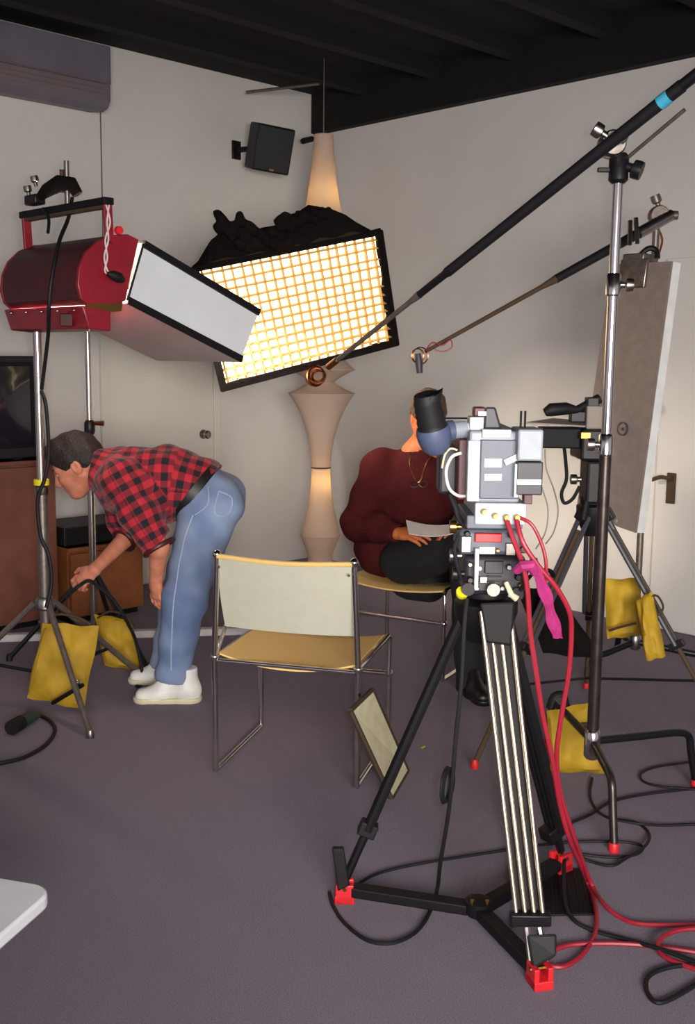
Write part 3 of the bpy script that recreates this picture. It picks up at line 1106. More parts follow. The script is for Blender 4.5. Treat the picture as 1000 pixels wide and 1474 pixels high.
# hood: near door, bottom door, top door, far door
TL, TR, BR, BL = (V(p) for p in ((2.4182, 3.6625, 1.9359), (3.0116, 3.6711, 1.6908), (2.9133, 3.6697, 1.4888), (2.3395, 3.6614, 1.7142)))
NP = -AX
G().slab([TL, TR, BR, BL], AX, 0.008).build('side_door', 'hood_white', rl, smooth=False)
G().slab([TL + AX * DL, TR + AX * DL, BR + AX * DL, BL + AX * DL], -AX, 0.008).build('side_door', 'hood_white', rl, smooth=False)
up_ = (TL - BL).normalized()
G().slab([TL + up_ * 0.004, TR + up_ * 0.004, TR + up_ * 0.004 + AX * DL, TL + up_ * 0.004 + AX * DL], up_, 0.012).build('top_door', 'black_satin', rl, smooth=False)
G().slab([BL - up_ * 0.004, BR - up_ * 0.004, BR - up_ * 0.004 + AX * DL, BL - up_ * 0.004 + AX * DL], -up_, 0.010).build('bottom_door', 'hood_grey', rl, smooth=False)
for a, b in ((BL, BR), (TL, TR)):
    s_ = -up_ if a is BL else up_
    G().slab([a - up_ * 0.014 - AX * 0.012, b - up_ * 0.014 - AX * 0.012, b + up_ * 0.014 - AX * 0.012, a + up_ * 0.014 - AX * 0.012], AX, 0.012).build('door_edge', 'black_satin', rl, smooth=False)
G().tube([TL, BL], 0.006, 6).build('hinge', 'black_satin', rl)
# reflector inside that throws the light along the hood
fd_ = (TR - TL).normalized()
refl = [TL + AX * 0.03 - fd_ * 0.01, BL + AX * 0.03 - fd_ * 0.01, BL + AX * (DL - 0.03) - fd_ * 0.01, TL + AX * (DL - 0.03) - fd_ * 0.01]
mat('softlight_glow', '#fff2dc', 0.8, emit='#fff0dc', estr=170.0)
G().slab(refl, -fd_, 0.004).build('reflector', 'softlight_glow', rl, smooth=False)
# yoke with clamp and pin
ya, yb = V((2.2495, 3.6531, 2.0717)), V((2.2552, 3.6531, 1.9301))
for k, d in enumerate((-0.012, DL - 0.01)):
    g = G()
    a, b = ya + AX * d, yb + AX * d
    g.slab([a + fd_ * 0.02, a - fd_ * 0.02, b - fd_ * 0.02, b + fd_ * 0.02], AX, 0.016 if k else 0.012)
    g.build('yoke_arm', 'red_paint', rl, smooth=False, bevel=0.002)
G().box(ya + AX * DL / 2 + V((0, 0, 0.008)), (DL + 0.04, 0.045, 0.028), frame(AX, z=(0, 0, 1))).build('yoke_bar', 'black_satin', rl, smooth=False, bevel=0.004)
G().box(ya + AX * DL / 2 + V((0, 0, -0.012)), (DL - 0.02, 0.03, 0.012), frame(AX, z=(0, 0, 1))).build('yoke_strip', 'strap_brown', rl, smooth=False)
knob(G(), lerp(ya, yb, 0.62) - AX * 0.012 + fd_ * 0.03, -AX, 0.016, 0.03).build('tilt_knob', 'red_plastic', rl)
pin = V((2.2825, 4.0009, 2.1099))
G().tube([pin + V((0, 0, -0.02)), pin + V((0, 0, 0.165))], 0.011, 10).build('spigot', 'steel', rl)
G().tube([pin + RGT * -0.02 + V((0, 0, 0.04)), pin + RGT * -0.02 + V((0, 0, 0.13))], 0.009, 8).build('spigot_guard', 'strap_brown', rl)
hp = [V((2.3083, 3.9619, 2.1417)), V((2.2909, 3.9788, 2.1822)), V((2.2597, 4.0230, 2.1859)), V((2.2348, 4.0751, 2.1611)), V((2.2197, 4.1177, 2.1334))]
G().tube(hp, [0.022, 0.03, 0.034, 0.028, 0.016], 10).build('handle_grip', 'black_cloth', rl)
for p in ((2.2125, 4.1246, 2.1801), (2.2010, 4.1637, 2.1441)):
    knob(G(), V(p), V((0, 0, 1)) - RGT * 0.2, 0.016, 0.04).build('clamp_screw', 'steel', rl)
G().box(V((2.2171, 4.1481, 2.1277)), (0.09, 0.05, 0.04), frame(AX, z=(0, 0, 1))).build('clamp', 'black_metal', rl, bevel=0.006)
# power lead over the drum and a pull cord with its black toggle
ld = [(2.2162, 4.0793, 2.0882), (2.2166, 4.0371, 2.0435), (2.1935, 4.0037, 1.9842)]
G().tube([V(p) for p in ld], 0.007, 8, smooth=4).build('lead', 'black_rubber', rl)
ld = [(2.2764, 3.9510, 2.1236), (2.2322, 3.9104, 2.0345), (2.1359, 3.8087, 1.9388), (2.0835, 3.7620, 1.8410), (2.0600, 3.7570, 1.7358), (2.0692, 3.7898, 1.6457), (2.1352, 3.9209, 1.5688), (2.1620, 4.0343, 1.3588)]
G().tube([V(p) for p in ld], 0.008, 8, smooth=6).build('lead', 'black_rubber', rl)
for dx in (0.0, 0.012):
    cd = [V(p) + RGT * dx * (1 if i % 2 else -1) for i, p in enumerate(((2.2462, 3.6283, 2.0639), (2.2354, 3.6281, 1.9988), (2.2400, 3.6282, 1.9349), (2.2201, 3.6279, 1.8689), (2.2370, 3.6281, 1.8130), (2.2676, 3.6286, 1.7993)))]
    G().tube(cd, 0.0035, 6, smooth=5).build('pull_cord', 'cord_white', rl)
G().tube([V(p) for p in ((2.2272, 3.6174, 1.8067), (2.2486, 3.6177, 1.8028), (2.2794, 3.6181, 1.7943), (2.2980, 3.6184, 1.7849))], [0.008, 0.018, 0.02, 0.01], 10).build('toggle', 'black_rubber', rl)

# ------------------------------------------------------------------ second stand with the egg-crate softbox
P2 = V((2.7187, 4.6088, 0.0000))
s2 = thing('light_stand', 'chrome light stand behind the bending man with its boom to the glowing softbox', 'light stand', P2)
zt2 = (2.7080, 4.6192, 1.7823)[2]
zh2 = (2.7009, 4.6262, 0.2304)[2]
zk2 = (2.7140, 4.6134, 1.1504)[2]
G().tube([P2 + V((0, 0, zk2)), P2 + V((0, 0, zt2 + 0.03))], 0.0125, 12).build('upper_tube', 'pole_steel', s2)
G().tube([P2 + V((0, 0, 0.1)), P2 + V((0, 0, zk2))], 0.0175, 12).build('lower_tube', 'pole_steel', s2)
G().lathe([(0.02, -0.035), (0.026, -0.02), (0.026, 0.02), (0.018, 0.035)], P2 + V((0, 0, zk2)), n=14).build('collar', 'black_metal', s2)
G().tube([P2 + V((0, 0, zk2 + 0.02)), P2 + V((0, 0, zk2 + 0.02)) + RGT * 0.07], [0.008, 0.013], 8).build('collar_screw', 'copper_wire', s2)
hub2 = P2 + V((0, 0, max(zh2, 0.42)))
G().lathe([(0.022, -0.03), (0.034, -0.02), (0.034, 0.02), (0.022, 0.03)], hub2, n=14).build('hub', 'black_metal', s2)
for ft in ((2.7786, 4.2299, 0.0000), (2.3636, 4.8145, 0.0000), (2.9579, 4.7947, 0.0000)):
    ft = V(ft)
    dr = (ft - P2).normalized()
    a, b = hub2 + dr * 0.035, ft + V((0, 0, 0.015))
    lg = G().tube([a, b], 0.012, 8).build('leg', 'black_metal', s2)
    G().lathe([(0.016, -0.015), (0.016, 0.01), (0.01, 0.02)], b, n=10).build('foot', 'black_rubber', lg)
    m = lerp(a, b, 0.6)
    G().tube([m, P2 + V((0, 0, 0.13))], 0.007, 8).build('brace', 'black_metal', s2)
    knob(G(), m, V((0, 0, 1)), 0.01, 0.02).build('bolt', 'steel', s2)
# boom to the softbox back
CT = [V((3.0910, 4.2750, 1.9199)), V((4.0301, 3.9202, 2.1512)), V((4.2886, 4.0315, 1.5742)), V((3.3502, 4.3857, 1.3239))]   # TL TR BR BL of the front rim
sbc = sum(CT, V((0, 0, 0))) / 4
sn = (CT[1] - CT[0]).cross(CT[3] - CT[0]).normalized()
if sn.dot(FWD) > 0:
    sn = -sn
back_c = sbc - sn * 0.42
bm0 = P2 + V((0, 0, zt2))
G().tube([bm0 - (back_c - sn * 0.185 - bm0).normalized() * 0.25, back_c - sn * 0.185], 0.013, 10).build('boom_arm', 'black_metal', s2)
knob(G(), bm0 + V((0, 0, -0.02)), -FWD, 0.03, 0.05).build('grip_head', 'steel', s2)

sb = thing('softbox', 'black fabric softbox with a glowing warm egg crate front', 'softbox', sbc - V((0, 0, 0.3)))
ux, uy = (CT[1] - CT[0]), (CT[3] - CT[0])


def face(u, w, d=0.0):
    return lerp(lerp(CT[0], CT[1], u), lerp(CT[3], CT[2], u), w) - sn * d


# cloth shell: front rim to the speed ring behind, puffed along the top
vs, fs = [], []
NU, NR = 48, 9
rim_uw = []
for k in range(12):
    rim_uw.append((k / 12, 0))
for k in range(12):
    rim_uw.append((1, k / 12))
for k in range(12):
    rim_uw.append((1 - k / 12, 1))
for k in range(12):
    rim_uw.append((0, 1 - k / 12))
upv = -uy.normalized()
for j in range(NR + 1):
    t = j / NR
    for k, (u, w) in enumerate(rim_uw):
        p = face(u, w)
        ang = math.atan2((w - 0.5), (u - 0.5))
        ring = back_c + ux.normalized() * 0.09 * math.cos(ang) + uy.normalized() * 0.09 * math.sin(ang)
        q = lerp(p, ring, t)
        out = (p - sbc)
        out = (out - sn * out.dot(sn)).normalized()
        puff = math.sin(math.pi * min(t * 1.25, 1)) * 0.055
        if w == 0:
            lob = 0.62 + 0.42 * math.exp(-((u - 0.74) / 0.22) ** 2) + 0.12 * math.exp(-((u - 0.12) / 0.10) ** 2) - 0.12 * math.exp(-((u - 0.36) / 0.1) ** 2)
            lob *= min(1, u * 9 + 0.15, (1 - u) * 7 + 0.15)
            q = q + upv * 0.21 * lob * math.sin(math.pi * min(t * 1.5 + 0.02, 1)) + upv * 0.012 * math.sin(40 * u + 9 * t)
        q = q + out * puff * (0.6 + 0.4 * math.sin(7 * u + 5 * w)) + sn * 0.010 * math.sin(23 * u + 17 * w + 6 * t)
        vs.append(q)
for j in range(NR):
    for k in range(NU):
        a, b = j * NU + k, j * NU + (k + 1) % NU
        fs.append((a, b, b + NU, a + NU))
fs.append(tuple(NR * NU + k for k in range(NU)))
mesh_obj('shell', vs, fs, 'black_cloth', sb)
# front rim
for (a, b) in ((0, 1), (1, 2), (2, 3), (3, 0)):
    pa, pb = CT[a], CT[b]
    inn = (sbc - (pa + pb) / 2).normalized()
    wd = (0.024, 0.034, 0.036, 0.034)[a]
    G().slab([pa - inn * 0.004, pb - inn * 0.004, pb + inn * wd, pa + inn * wd], sn, 0.012).build('rim', 'black_cloth', sb, smooth=False, bevel=0.003)
# diffuser
G().slab([face(0.02, 0.02, 0.04), face(0.98, 0.02, 0.04), face(0.98, 0.98, 0.04), face(0.02, 0.98, 0.04)], -sn, 0.003).build('diffuser', 'softbox_diffuser', sb, smooth=False)
# crate slats, each strip on its own
NC, NL = 20, 13
for i in range(1, NC):
    u = i / NC
    a, b = face(u, 0.03), face(u, 0.97)
    wv = random.uniform(-0.004, 0.004)
    G().slab([a + ux.normalized() * (0.0012 + wv), b + ux.normalized() * (0.0012 - wv), b - sn * 0.034 + ux.normalized() * (0.0012 - wv), a - sn * 0.034 + ux.normalized() * (0.0012 + wv)],
             ux, -0.0024).build('crate_slat', 'grid_cloth', sb, smooth=False)
for j in range(1, NL):
    w = j / NL
    a, b = face(0.03, w), face(0.97, w)
    wv = random.uniform(-0.006, 0.006)
    G().slab([a + uy.normalized() * wv, b - uy.normalized() * wv, b - sn * 0.034 - uy.normalized() * wv, a - sn * 0.034 + uy.normalized() * wv], uy, -0.0024).build('crate_slat', 'grid_cloth', sb, smooth=False)
# crumpled skirt bunched on top
rag = Field((-0.95, 4.95, 1.95), (0.15, 5.75, 2.50), 0.008)
for (p, a, b, c) in (((-0.6187, 5.3400, 2.1268), .05, .05, .035), ((-0.5375, 5.3400, 2.1013), .06, .05, .04), ((-0.4647, 5.3600, 2.0779), .06, .05, .045), ((-0.3858, 5.4000, 2.0898), .06, .05, .04),
                     ((-0.3197, 5.4400, 2.1554), .06, .05, .045), ((-0.2249, 5.4800, 2.1883), .07, .05, .035), ((-0.1498, 5.5200, 2.2213), .05, .05, .03), ((-0.4951, 5.3200, 2.0402), .08, .04, .03), ((-0.3556, 5.3600, 2.0525), .08, .04, .03)):
    rag.ell(p, (a, b, c), None, 0.03)
for (p, q, r0, r1) in (((-0.6322, 5.3400, 2.1398), (-0.6386, 5.3400, 2.1924), .034, .022), ((-0.5577, 5.3400, 2.1275), (-0.5406, 5.3400, 2.1869), .03, .016), ((-0.3529, 5.4200, 2.1258), (-0.3461, 5.4200, 2.1861), .03, .02), ((-0.5363, 5.3300, 2.1528), (-0.4493, 5.3400, 2.1023), .022, .016)):
    rag.cone(p, q, r0, r1, .02)
rag.ripple(0.006, 60, 30, 85)
rag.ripple(0.005, -85, 50, 40, 1.3)
body_obj('bunched_skirt', rag, 'black_cloth', sb)
G().lathe([(0.10, 0), (0.11, 0.02), (0.06, 0.03), (0.06, 0.16), (0.02, 0.17)], back_c, -sn, 20).build('lamp_head', 'black_metal', sb)

# ------------------------------------------------------------------ sandbags
def strap(name, pts, parent, m='strap_brown', r=0.012):
    G().tube([V(p) for p in pts], r, 8, smooth=4, flat=0.35).build(name, m, parent)


b1 = thing('sandbag', 'full yellow sandbag hanging on the stand of the red light', 'sandbag', (2.2295, 4.0585, 0.0000), 'yellow sandbags')
pillow('pouch', [(2.1475, 4.0553, 0.3739), (2.3238, 3.8980, 0.3559), (2.2404, 3.9024, 0.0055), (2.0679, 4.0700, 0.0578)], 0.10, 'sandbag', b1, seed=2)
strap('strap', [(2.1729, 4.0795, 0.3529), (2.2086, 4.0587, 0.3966), (2.2776, 4.0056, 0.3860), (2.3409, 3.9441, 0.3349)], b1)
strap('seam', [(2.1334, 4.0063, 0.3586), (2.0866, 4.0099, 0.2313), (2.0623, 4.0336, 0.0800)], b1, 'sandbag', 0.006)
b2 = thing('sandbag', 'yellow sandbag slumped over a black leg beside the white sneakers', 'sandbag', (2.6284, 4.2805, 0.0000), 'yellow sandbags')
pillow('pouch', [(2.6421, 4.4741, 0.2535), (2.7677, 4.3521, 0.2278), (2.7741, 4.2483, -0.0154), (2.6350, 4.3834, 0.0170)], 0.12, 'sandbag', b2, seed=5)
strap('strap', [(2.6410, 4.4473, 0.2379), (2.6956, 4.4221, 0.2682), (2.7486, 4.3707, 0.2483), (2.7605, 4.3172, 0.2079)], b2)
b3 = thing('sandbag', 'yellow sandbag standing on the carpet behind the chrome C-stand foot', 'sandbag', (3.2027, 2.0768, 0.0000), 'yellow sandbags')
pillow('pouch', [(3.1483, 2.1835, 0.2257), (3.2589, 2.0621, 0.2679), (3.2690, 1.9965, 0.0111), (3.1278, 2.1407, 0.0121)], 0.12, 'sandbag', b3, seed=8)
strap('strap', [(3.1889, 2.1999, 0.2230), (3.1987, 2.1903, 0.2685), (3.2242, 2.1655, 0.2769), (3.2282, 2.1478, 0.2324)], b3, 'black_rubber', 0.014)
G().box(V((3.2075, 2.0423, 0.1931)), (0.05, 0.01, 0.024), STAGE).build('tab', 'strap_brown', b3)
G().tube(loop_pts((3.2660, 2.0831, 0.2400), 0.014, FWD), 0.003, 6, closed=True).build('ring', 'steel', b3)
b4 = thing('sandbag', 'ochre two-pouch sandbag slung over the leg of the rear tripod', 'sandbag', (3.8899, 2.2121, 0.0000), 'yellow sandbags')
pillow('pouch', [(3.6834, 2.3050, 0.6259), (3.7917, 2.1997, 0.6333), (3.7593, 2.1615, 0.4103), (3.6598, 2.2582, 0.3914)], 0.10, 'sandbag', b4, seed=11)
pillow('pouch', [(3.6000, 2.1071, 0.5813), (3.6264, 2.0536, 0.6302), (3.6011, 1.9666, 0.3928), (3.5490, 2.0173, 0.3729)], 0.11, 'sandbag', b4, seed=13, power=2.0)
strap('strap', [(3.5923, 2.2122, 0.4465), (3.6202, 2.1712, 0.4665), (3.6409, 2.1232, 0.4861)], b4)
strap('handle', [(3.6196, 2.0603, 0.6083), (3.6425, 2.0380, 0.6087), (3.6501, 2.0167, 0.5731), (3.6363, 2.0161, 0.5481), (3.6233, 2.0287, 0.5370)], b4, 'strap_brown', 0.012)

# ------------------------------------------------------------------ C-stand with its boom
P3 = V((2.9421, 1.8540, 0.0000))
s3_ = thing('c_stand', 'tall chrome C-stand with red rubber feet carrying the long black boom', 'light stand', P3)
zt3 = (2.9218, 1.8737, 2.0876)[2]
z31 = (2.9290, 1.8668, 1.7334)[2]
z32 = (2.9359, 1.8600, 1.2361)[2]
z33 = (2.9620, 1.8347, 0.2349)[2]
G().tube([P3 + V((0, 0, z31)), P3 + V((0, 0, zt3))], 0.0155, 14).build('upper_tube', 'chrome', s3_)
G().tube([P3 + V((0, 0, z32)), P3 + V((0, 0, z31))], 0.0165, 14).build('middle_tube', 'chrome', s3_)
G().tube([P3 + V((0, 0, z33 - 0.03)), P3 + V((0, 0, z32))], 0.0195, 14).build('lower_tube', 'leg_dark', s3_)
for z, r in ((z31, 0.023), (z32, 0.024)):
    G().lathe([(r * 0.8, -0.035), (r, -0.03), (r, 0.028), (r * 0.8, 0.035)], P3 + V((0, 0, z)), n=16).build('collar', 'chrome', s3_)
    knob(G(), P3 + V((0, 0, z)) + (RGT if z == z31 else -RGT) * 0.02, RGT if z == z31 else -RGT, 0.02, 0.04).build('knob', 'steel', s3_)
G().lathe([(0.02, -0.02), (0.027, -0.01), (0.027, 0.07), (0.02, 0.08)], P3 + V((0, 0, z33 - 0.02)), n=16).build('leg_socket', 'chrome', s3_)
legs3 = [((2.7622, 1.6470, 0.0000), 'a'), ((3.4192, 1.7251, 0.0000), 'b'), ((3.3402, 2.3039, 0.0000), 'c')]
for ft, nm in legs3:
    ft = V(ft)
    d = (ft - P3)
    L_ = d.length
    d.normalize()
    a = P3 + V((0, 0, z33 + 0.02))
    k = P3 + d * (L_ - 0.05) + V((0, 0, z33 - 0.02))
    if nm == 'a':
        k = P3 + d * (L_ * 0.82) + V((0, 0, z33 - 0.02))
    G().tube([a, lerp(a, k, 0.5), lerp(a, k, 0.85), k + V((0, 0, -0.015)), lerp(k, ft, 0.35), ft + V((0, 0, 0.02))], 0.0135, 10, smooth=4).build('leg', 'black_metal' if nm != 'a' else 'leg_dark', s3_)
    G().lathe([(0.016, 0), (0.017, 0.025), (0.014, 0.03)], ft, n=12).build('foot', 'red_plastic', s3_)
hd3 = V((2.9252, 1.8705, 2.1245))
G().lathe([(0.02, -0.06), (0.03, -0.05), (0.03, 0.02), (0.022, 0.03)], P3 + V((0, 0, zt3 + 0.01)), n=14).build('top_casting', 'black_metal', s3_)
knob(G(), P3 + V((0, 0, zt3)) + RGT * 0.02 - FWD * 0.01, RGT - FWD * 0.4 - V((0, 0, 0.4)), 0.028, 0.05).build('tee_handle', 'black_metal', s3_)
G().box(P3 + V((0, 0, zt3 - 0.01)) - RGT * 0.04, (0.05, 0.014, 0.014), STAGE).build('lever', 'black_metal', s3_, bevel=0.003)
G().lathe([(0.034, -0.035), (0.04, -0.025), (0.04, 0.025), (0.034, 0.035)], V((2.9069, 1.8604, 2.1493)), -FWD, 18).build('grip_head', 'steel', s3_)
knob(G(), V((2.8697, 1.8547, 2.1674)), -RGT + V((0, 0, 0.6)), 0.022, 0.045).build('grip_knob', 'steel', s3_)
knob(G(), V((2.8810, 1.8159, 2.1558)), -FWD, 0.018, 0.03).build('grip_knob', 'black_metal', s3_)
G().tube([V((2.9589, 1.8656, 2.0955)), V((2.9157, 1.6287, 2.2167))], 0.006, 8).build('safety_rod', 'leg_steel', s3_)

e0, e1 = V((2.8547, 1.8274, 2.1456)), V((2.8717, 3.0658, 1.4669))
bd_ = (e1 - e0)
bp = thing('boom_pole', 'long black telescopic boom with blue tape reaching past the softbox', 'boom', e0)
st_ = e0 - bd_ * 0.32
k1, k2 = e0 + bd_ * 0.50, e0 + bd_ * 0.62
G().tube([st_, e0 - bd_ * 0.17], 0.017, 12).build('tail_tube', 'black_metal', bp)
G().tube([e0 - bd_ * 0.18, k1], [0.0195, 0.0175], 12).build('grip_tube', 'black_rubber', bp)
G().tube([k1, lerp(k1, k2, 0.12), lerp(k1, k2, 0.2), k2], [0.018, 0.018, 0.014, 0.013], 12).build('middle_tube', 'black_metal', bp)
G().tube([k2, lerp(k2, e1, 0.1), e1], [0.015, 0.0095, 0.009], 12).build('tip_tube', 'leg_steel', bp)
tp = e0 - bd_ * 0.125
G().tube([tp, tp - bd_.normalized() * 0.035], 0.0205, 12).build('tape_band', 'blue_tape', bp)
cl = e1 + bd_.normalized() * 0.02
G().tube([e1 - bd_.normalized() * 0.05, e1 + bd_.normalized() * 0.01], 0.013, 10).build('tip_collar', 'brass', bp)
rc = V((2.8504, 3.1144, 1.4283))
for k in range(3):
    G().tube(loop_pts(rc + RGT * 0.006 * (k - 1), 0.038 - 0.006 * k, -FWD * 0.9 + RGT * (0.5 - 0.4 * k) + V((0, 0, 0.3 * k)), 20), 0.0055, 8, closed=True).build('ring_clamp', 'copper_wire', bp)

# ------------------------------------------------------------------ board on the rear stand
BT = [V((4.2566, 2.6961, 1.9272)), V((4.1943, 2.3663, 1.9200)), V((4.1263, 2.4323, 0.7530)), V((4.1762, 2.7743, 0.8027))]
bn = (BT[1] - BT[0]).cross(BT[3] - BT[0]).normalized()
if bn.dot(FWD) < 0:
    bn = -bn
ub_ = thing('bounce_board', 'tall grey foam board with white edges hung beside the white wall', 'reflector board', (BT[2] + BT[3]) / 2)
G().slab(BT, bn, 0.012).build('face_sheet', 'board_grey', ub_, smooth=False)
G().slab([p + bn * 0.0125 for p in BT], bn, 0.05).build('foam_core', 'foam_white', ub_, smooth=False)
rc_ = V((4.1903, 2.5375, 1.1991))
k_ = bn * -1
# eyelet ring and lower hole sit on the face
def on_face(p):
    p = V(p)
    return p - bn * ((p - BT[0]).dot(bn)) - bn * 0.001


G().tube(loop_pts(on_face(rc_), 0.028, bn, 20), 0.003, 6, closed=True).build('eyelet', 'dark_grey', ub_)
G().lathe([(0.008, 0), (0.006, 0.004)], on_face(rc_), -bn, 10).build('eyelet_pin', 'dark_grey', ub_)
G().lathe([(0.012, 0), (0.008, 0.006)], on_face((4.1736, 2.5259, 0.7898)), -bn, 10).build('stud', 'tan_card', ub_)

# rear stand with second boom, pole hidden behind the board
P4 = V((4.5199, 2.6355, 0.0000))
s4_ = thing('c_stand', 'stand half hidden behind the grey board holding the thin lower boom', 'light stand', P4)
zt4 = (4.5426, 2.6134, 2.1572)[2]
G().tube([P4 + V((0, 0, 0.12)), P4 + V((0, 0, zt4))], 0.016, 12).build('pole', 'leg_steel', s4_)
for ft in ((4.2676, 2.7273, 0.0000), (4.7626, 2.2323, 0.0000), (4.7955, 2.8976, 0.0000)):
    ft = V(ft)
    d = (ft - P4)
    a = P4 + V((0, 0, 0.15))
    k = P4 + d * 0.9 + V((0, 0, 0.09))
    G().tube([a, lerp(a, k, 0.6), k, ft + V((0, 0, 0.015))], 0.016, 10, smooth=4).build('leg', 'black_metal', s4_)
    G().lathe([(0.018, 0), (0.018, 0.022)], ft, n=10).build('foot', 'black_rubber', s4_)
G().lathe([(0.02, 0), (0.028, 0.01), (0.028, 0.07), (0.02, 0.08)], P4 + V((0, 0, 0.11)), n=14).build('leg_socket', 'steel', s4_)
hd4 = P4 + V((0, 0, zt4))
G().lathe([(0.04, -0.03), (0.046, -0.02), (0.046, 0.02), (0.04, 0.03)], hd4 - FWD * 0.03, -FWD, 16).build('grip_head', 'leg_steel', s4_)
knob(G(), hd4 + V((0, 0, 0.035)) - FWD * 0.03, V((0, 0, 1)) - RGT * 0.4, 0.022, 0.06).build('grip_knob', 'leg_steel', s4_)
knob(G(), hd4 + RGT * 0.03 - FWD * 0.05, RGT, 0.02, 0.05).build('grip_knob', 'leg_steel', s4_)
G().tube([hd4 + V((0, 0, -0.04)), hd4 + RGT * 0.03 + V((0, 0, -0.10)), hd4 + RGT * 0.02 + V((0, 0, -0.16))], 0.005, 6, smooth=4).build('wire', 'copper_wire', s4_)
f0, f1 = V((4.4802, 2.5904, 2.1309)), V((3.4832, 3.1130, 1.5304))
fdv = (f1 - f0)
b2_ = thing('boom_pole', 'thin lower boom with a small wired microphone mount at its tip', 'boom', f0)
G().tube([f0 - fdv * 0.05, f0 + fdv * 0.10], 0.026, 12).build('sleeve', 'steel', b2_)
G().tube([f0 + fdv * 0.08, f0 + fdv * 0.46], [0.023, 0.0195], 12).build('grip_tube', 'black_rubber', b2_)
G().tube([f0 + fdv * 0.46, f0 + fdv * 0.52, f1], [0.018, 0.011, 0.0085], 10).build('tip_tube', 'strap_brown', b2_)
mt = V((3.4523, 3.1291, 1.5122))
for k in range(2):
    G().tube(loop_pts(mt + RGT * 0.012 * k, 0.03 + 0.006 * k, -FWD + RGT * (0.5 - k), 18), 0.003, 6, closed=True).build('mount_ring', 'copper_wire', b2_)
G().tube([mt + V((0, 0, 0.01)), mt + V((0, 0, -0.03)) + RGT * 0.006, mt + V((0, 0, -0.075)) + RGT * 0.01], [0.012, 0.017, 0.013], 10).build('microphone', 'dark_grey', b2_)
wr = [V((3.4682, 3.0997, 1.5333)), V((3.4891, 3.0794, 1.5690)), V((3.5117, 3.0435, 1.5576)), V((3.5446, 3.0255, 1.5817)), V((3.5494, 3.0208, 1.5493)), V((3.5240, 3.0455, 1.5312)), V((3.4960, 3.0727, 1.5396))]
G().tube(wr, 0.003, 6, smooth=5).build('wire', 'red_cable', b2_)
# clamp gripping the board top
cp = thing('board_clamp', 'steel clamp gripping the top edge of the grey board', 'clamp', on_face((4.2276, 2.5570, 1.8911)))
G().box(on_face((4.2258, 2.5587, 1.8791)) - bn * 0.008, (0.15, 0.016, 0.125), frame((BT[1] - BT[0]), z=BT[0] - BT[3])).build('jaw', 'steel', cp, bevel=0.004)
G().box(on_face((4.2233, 2.5612, 1.9506)) + bn * 0.03, (0.12, 0.10, 0.03), frame((BT[1] - BT[0]), z=BT[0] - BT[3])).build('body', 'leg_steel', cp, bevel=0.006)
for x in (0, 1):
    G().tube([V(((4.2237, 2.5887, 2.0058), (4.2476, 2.5655, 2.0121))[x]), V(((4.2576, 2.6116, 2.1117), (4.2747, 2.5949, 2.1239))[x])], 0.010, 8).build('stud', 'steel', cp)
G().tube([V((4.2322, 2.5525, 1.9448)), V((4.2456, 2.5117, 1.9848)), V((4.2629, 2.4809, 1.9783)), V((4.2595, 2.4702, 1.9420))], 0.012, 8, smooth=4).build('lever', 'black_metal', cp)
# low brace of the first stand, in front of the sandbag
G().tube([V((2.1477, 3.7415, 0.1727)), V((2.1083, 3.9191, 0.0615))], 0.009, 8).build('brace', 'black_satin', s1)


# ------------------------------------------------------------------ camera tripod in the foreground
AP = V((2.2041, 1.7345, 0.0000))
z_ap = (2.2053, 1.7334, 0.8563)[2]
FL_, FF_, FR_ = V((1.9473, 1.9976, 0.0000)), V((2.0100, 1.3830, 0.0000)), V((2.5265, 1.6812, 0.0090))
tp1 = thing('camera_tripod', 'black tripod with chrome front rods and red feet under the grey video camera', 'tripod', AP)
bowl = AP + V((0, 0, z_ap))
G().lathe([(0.05, -0.10), (0.075, -0.05), (0.085, -0.02), (0.085, 0.006), (0.06, 0.012)], bowl, n=24).build('bowl', 'black_satin', tp1)


def foot_block(ft, dirv, parent):
    R_ = frame(dirv, z=(0, 0, 1))
    g = G()
    for s in (-1, 1):
        g.box(ft + R_ @ V((0, s * 0.018, 0.028)), (0.05, 0.014, 0.056), R_)
    g.box(ft + R_ @ V((0.0, 0, 0.012)), (0.055, 0.05, 0.024), R_)
    f_ = g.build('foot', 'red_plastic', parent, smooth=False, bevel=0.003)
    G().tube([ft + R_ @ V((0, -0.028, 0.045)), ft + R_ @ V((0, 0.028, 0.045))], 0.006, 8).build('pin', 'brass', f_)


def flat_dir(a, b):
    d = b - a
    d.z = 0
    return d.normalized()


# left leg: black tubes
dl = flat_dir(AP, FL_)
a0 = bowl + dl * 0.06 + V((0, 0, -0.03))
b0 = FL_ + V((0, 0, 0.06))
m0 = lerp(a0, b0, 0.80)
sd_ = dl.cross(V((0, 0, 1)))
for s in (-1, 1):
    G().tube([a0 + sd_ * 0.012 * s, m0 + sd_ * 0.012 * s], 0.0135, 8).build('leg_tube', 'black_satin', tp1)
G().tube([lerp(a0, b0, 0.72), b0], 0.012, 10).build('leg_tube', 'black_metal', tp1)
G().box(m0, (0.04, 0.05, 0.04), frame(b0 - a0, z=sd_)).build('leg_lock', 'black_rubber', tp1, bevel=0.004)
foot_block(FL_, dl, tp1)
pd = V((1.9117, 1.9907, 0.1662))
G().slab([pd + RGT * -0.016, pd + RGT * 0.016, V((1.9359, 1.9673, 0.0570)), V((1.9126, 1.9899, 0.0403))], FWD, 0.02).build('foot_lever', 'black_rubber', tp1, bevel=0.004)
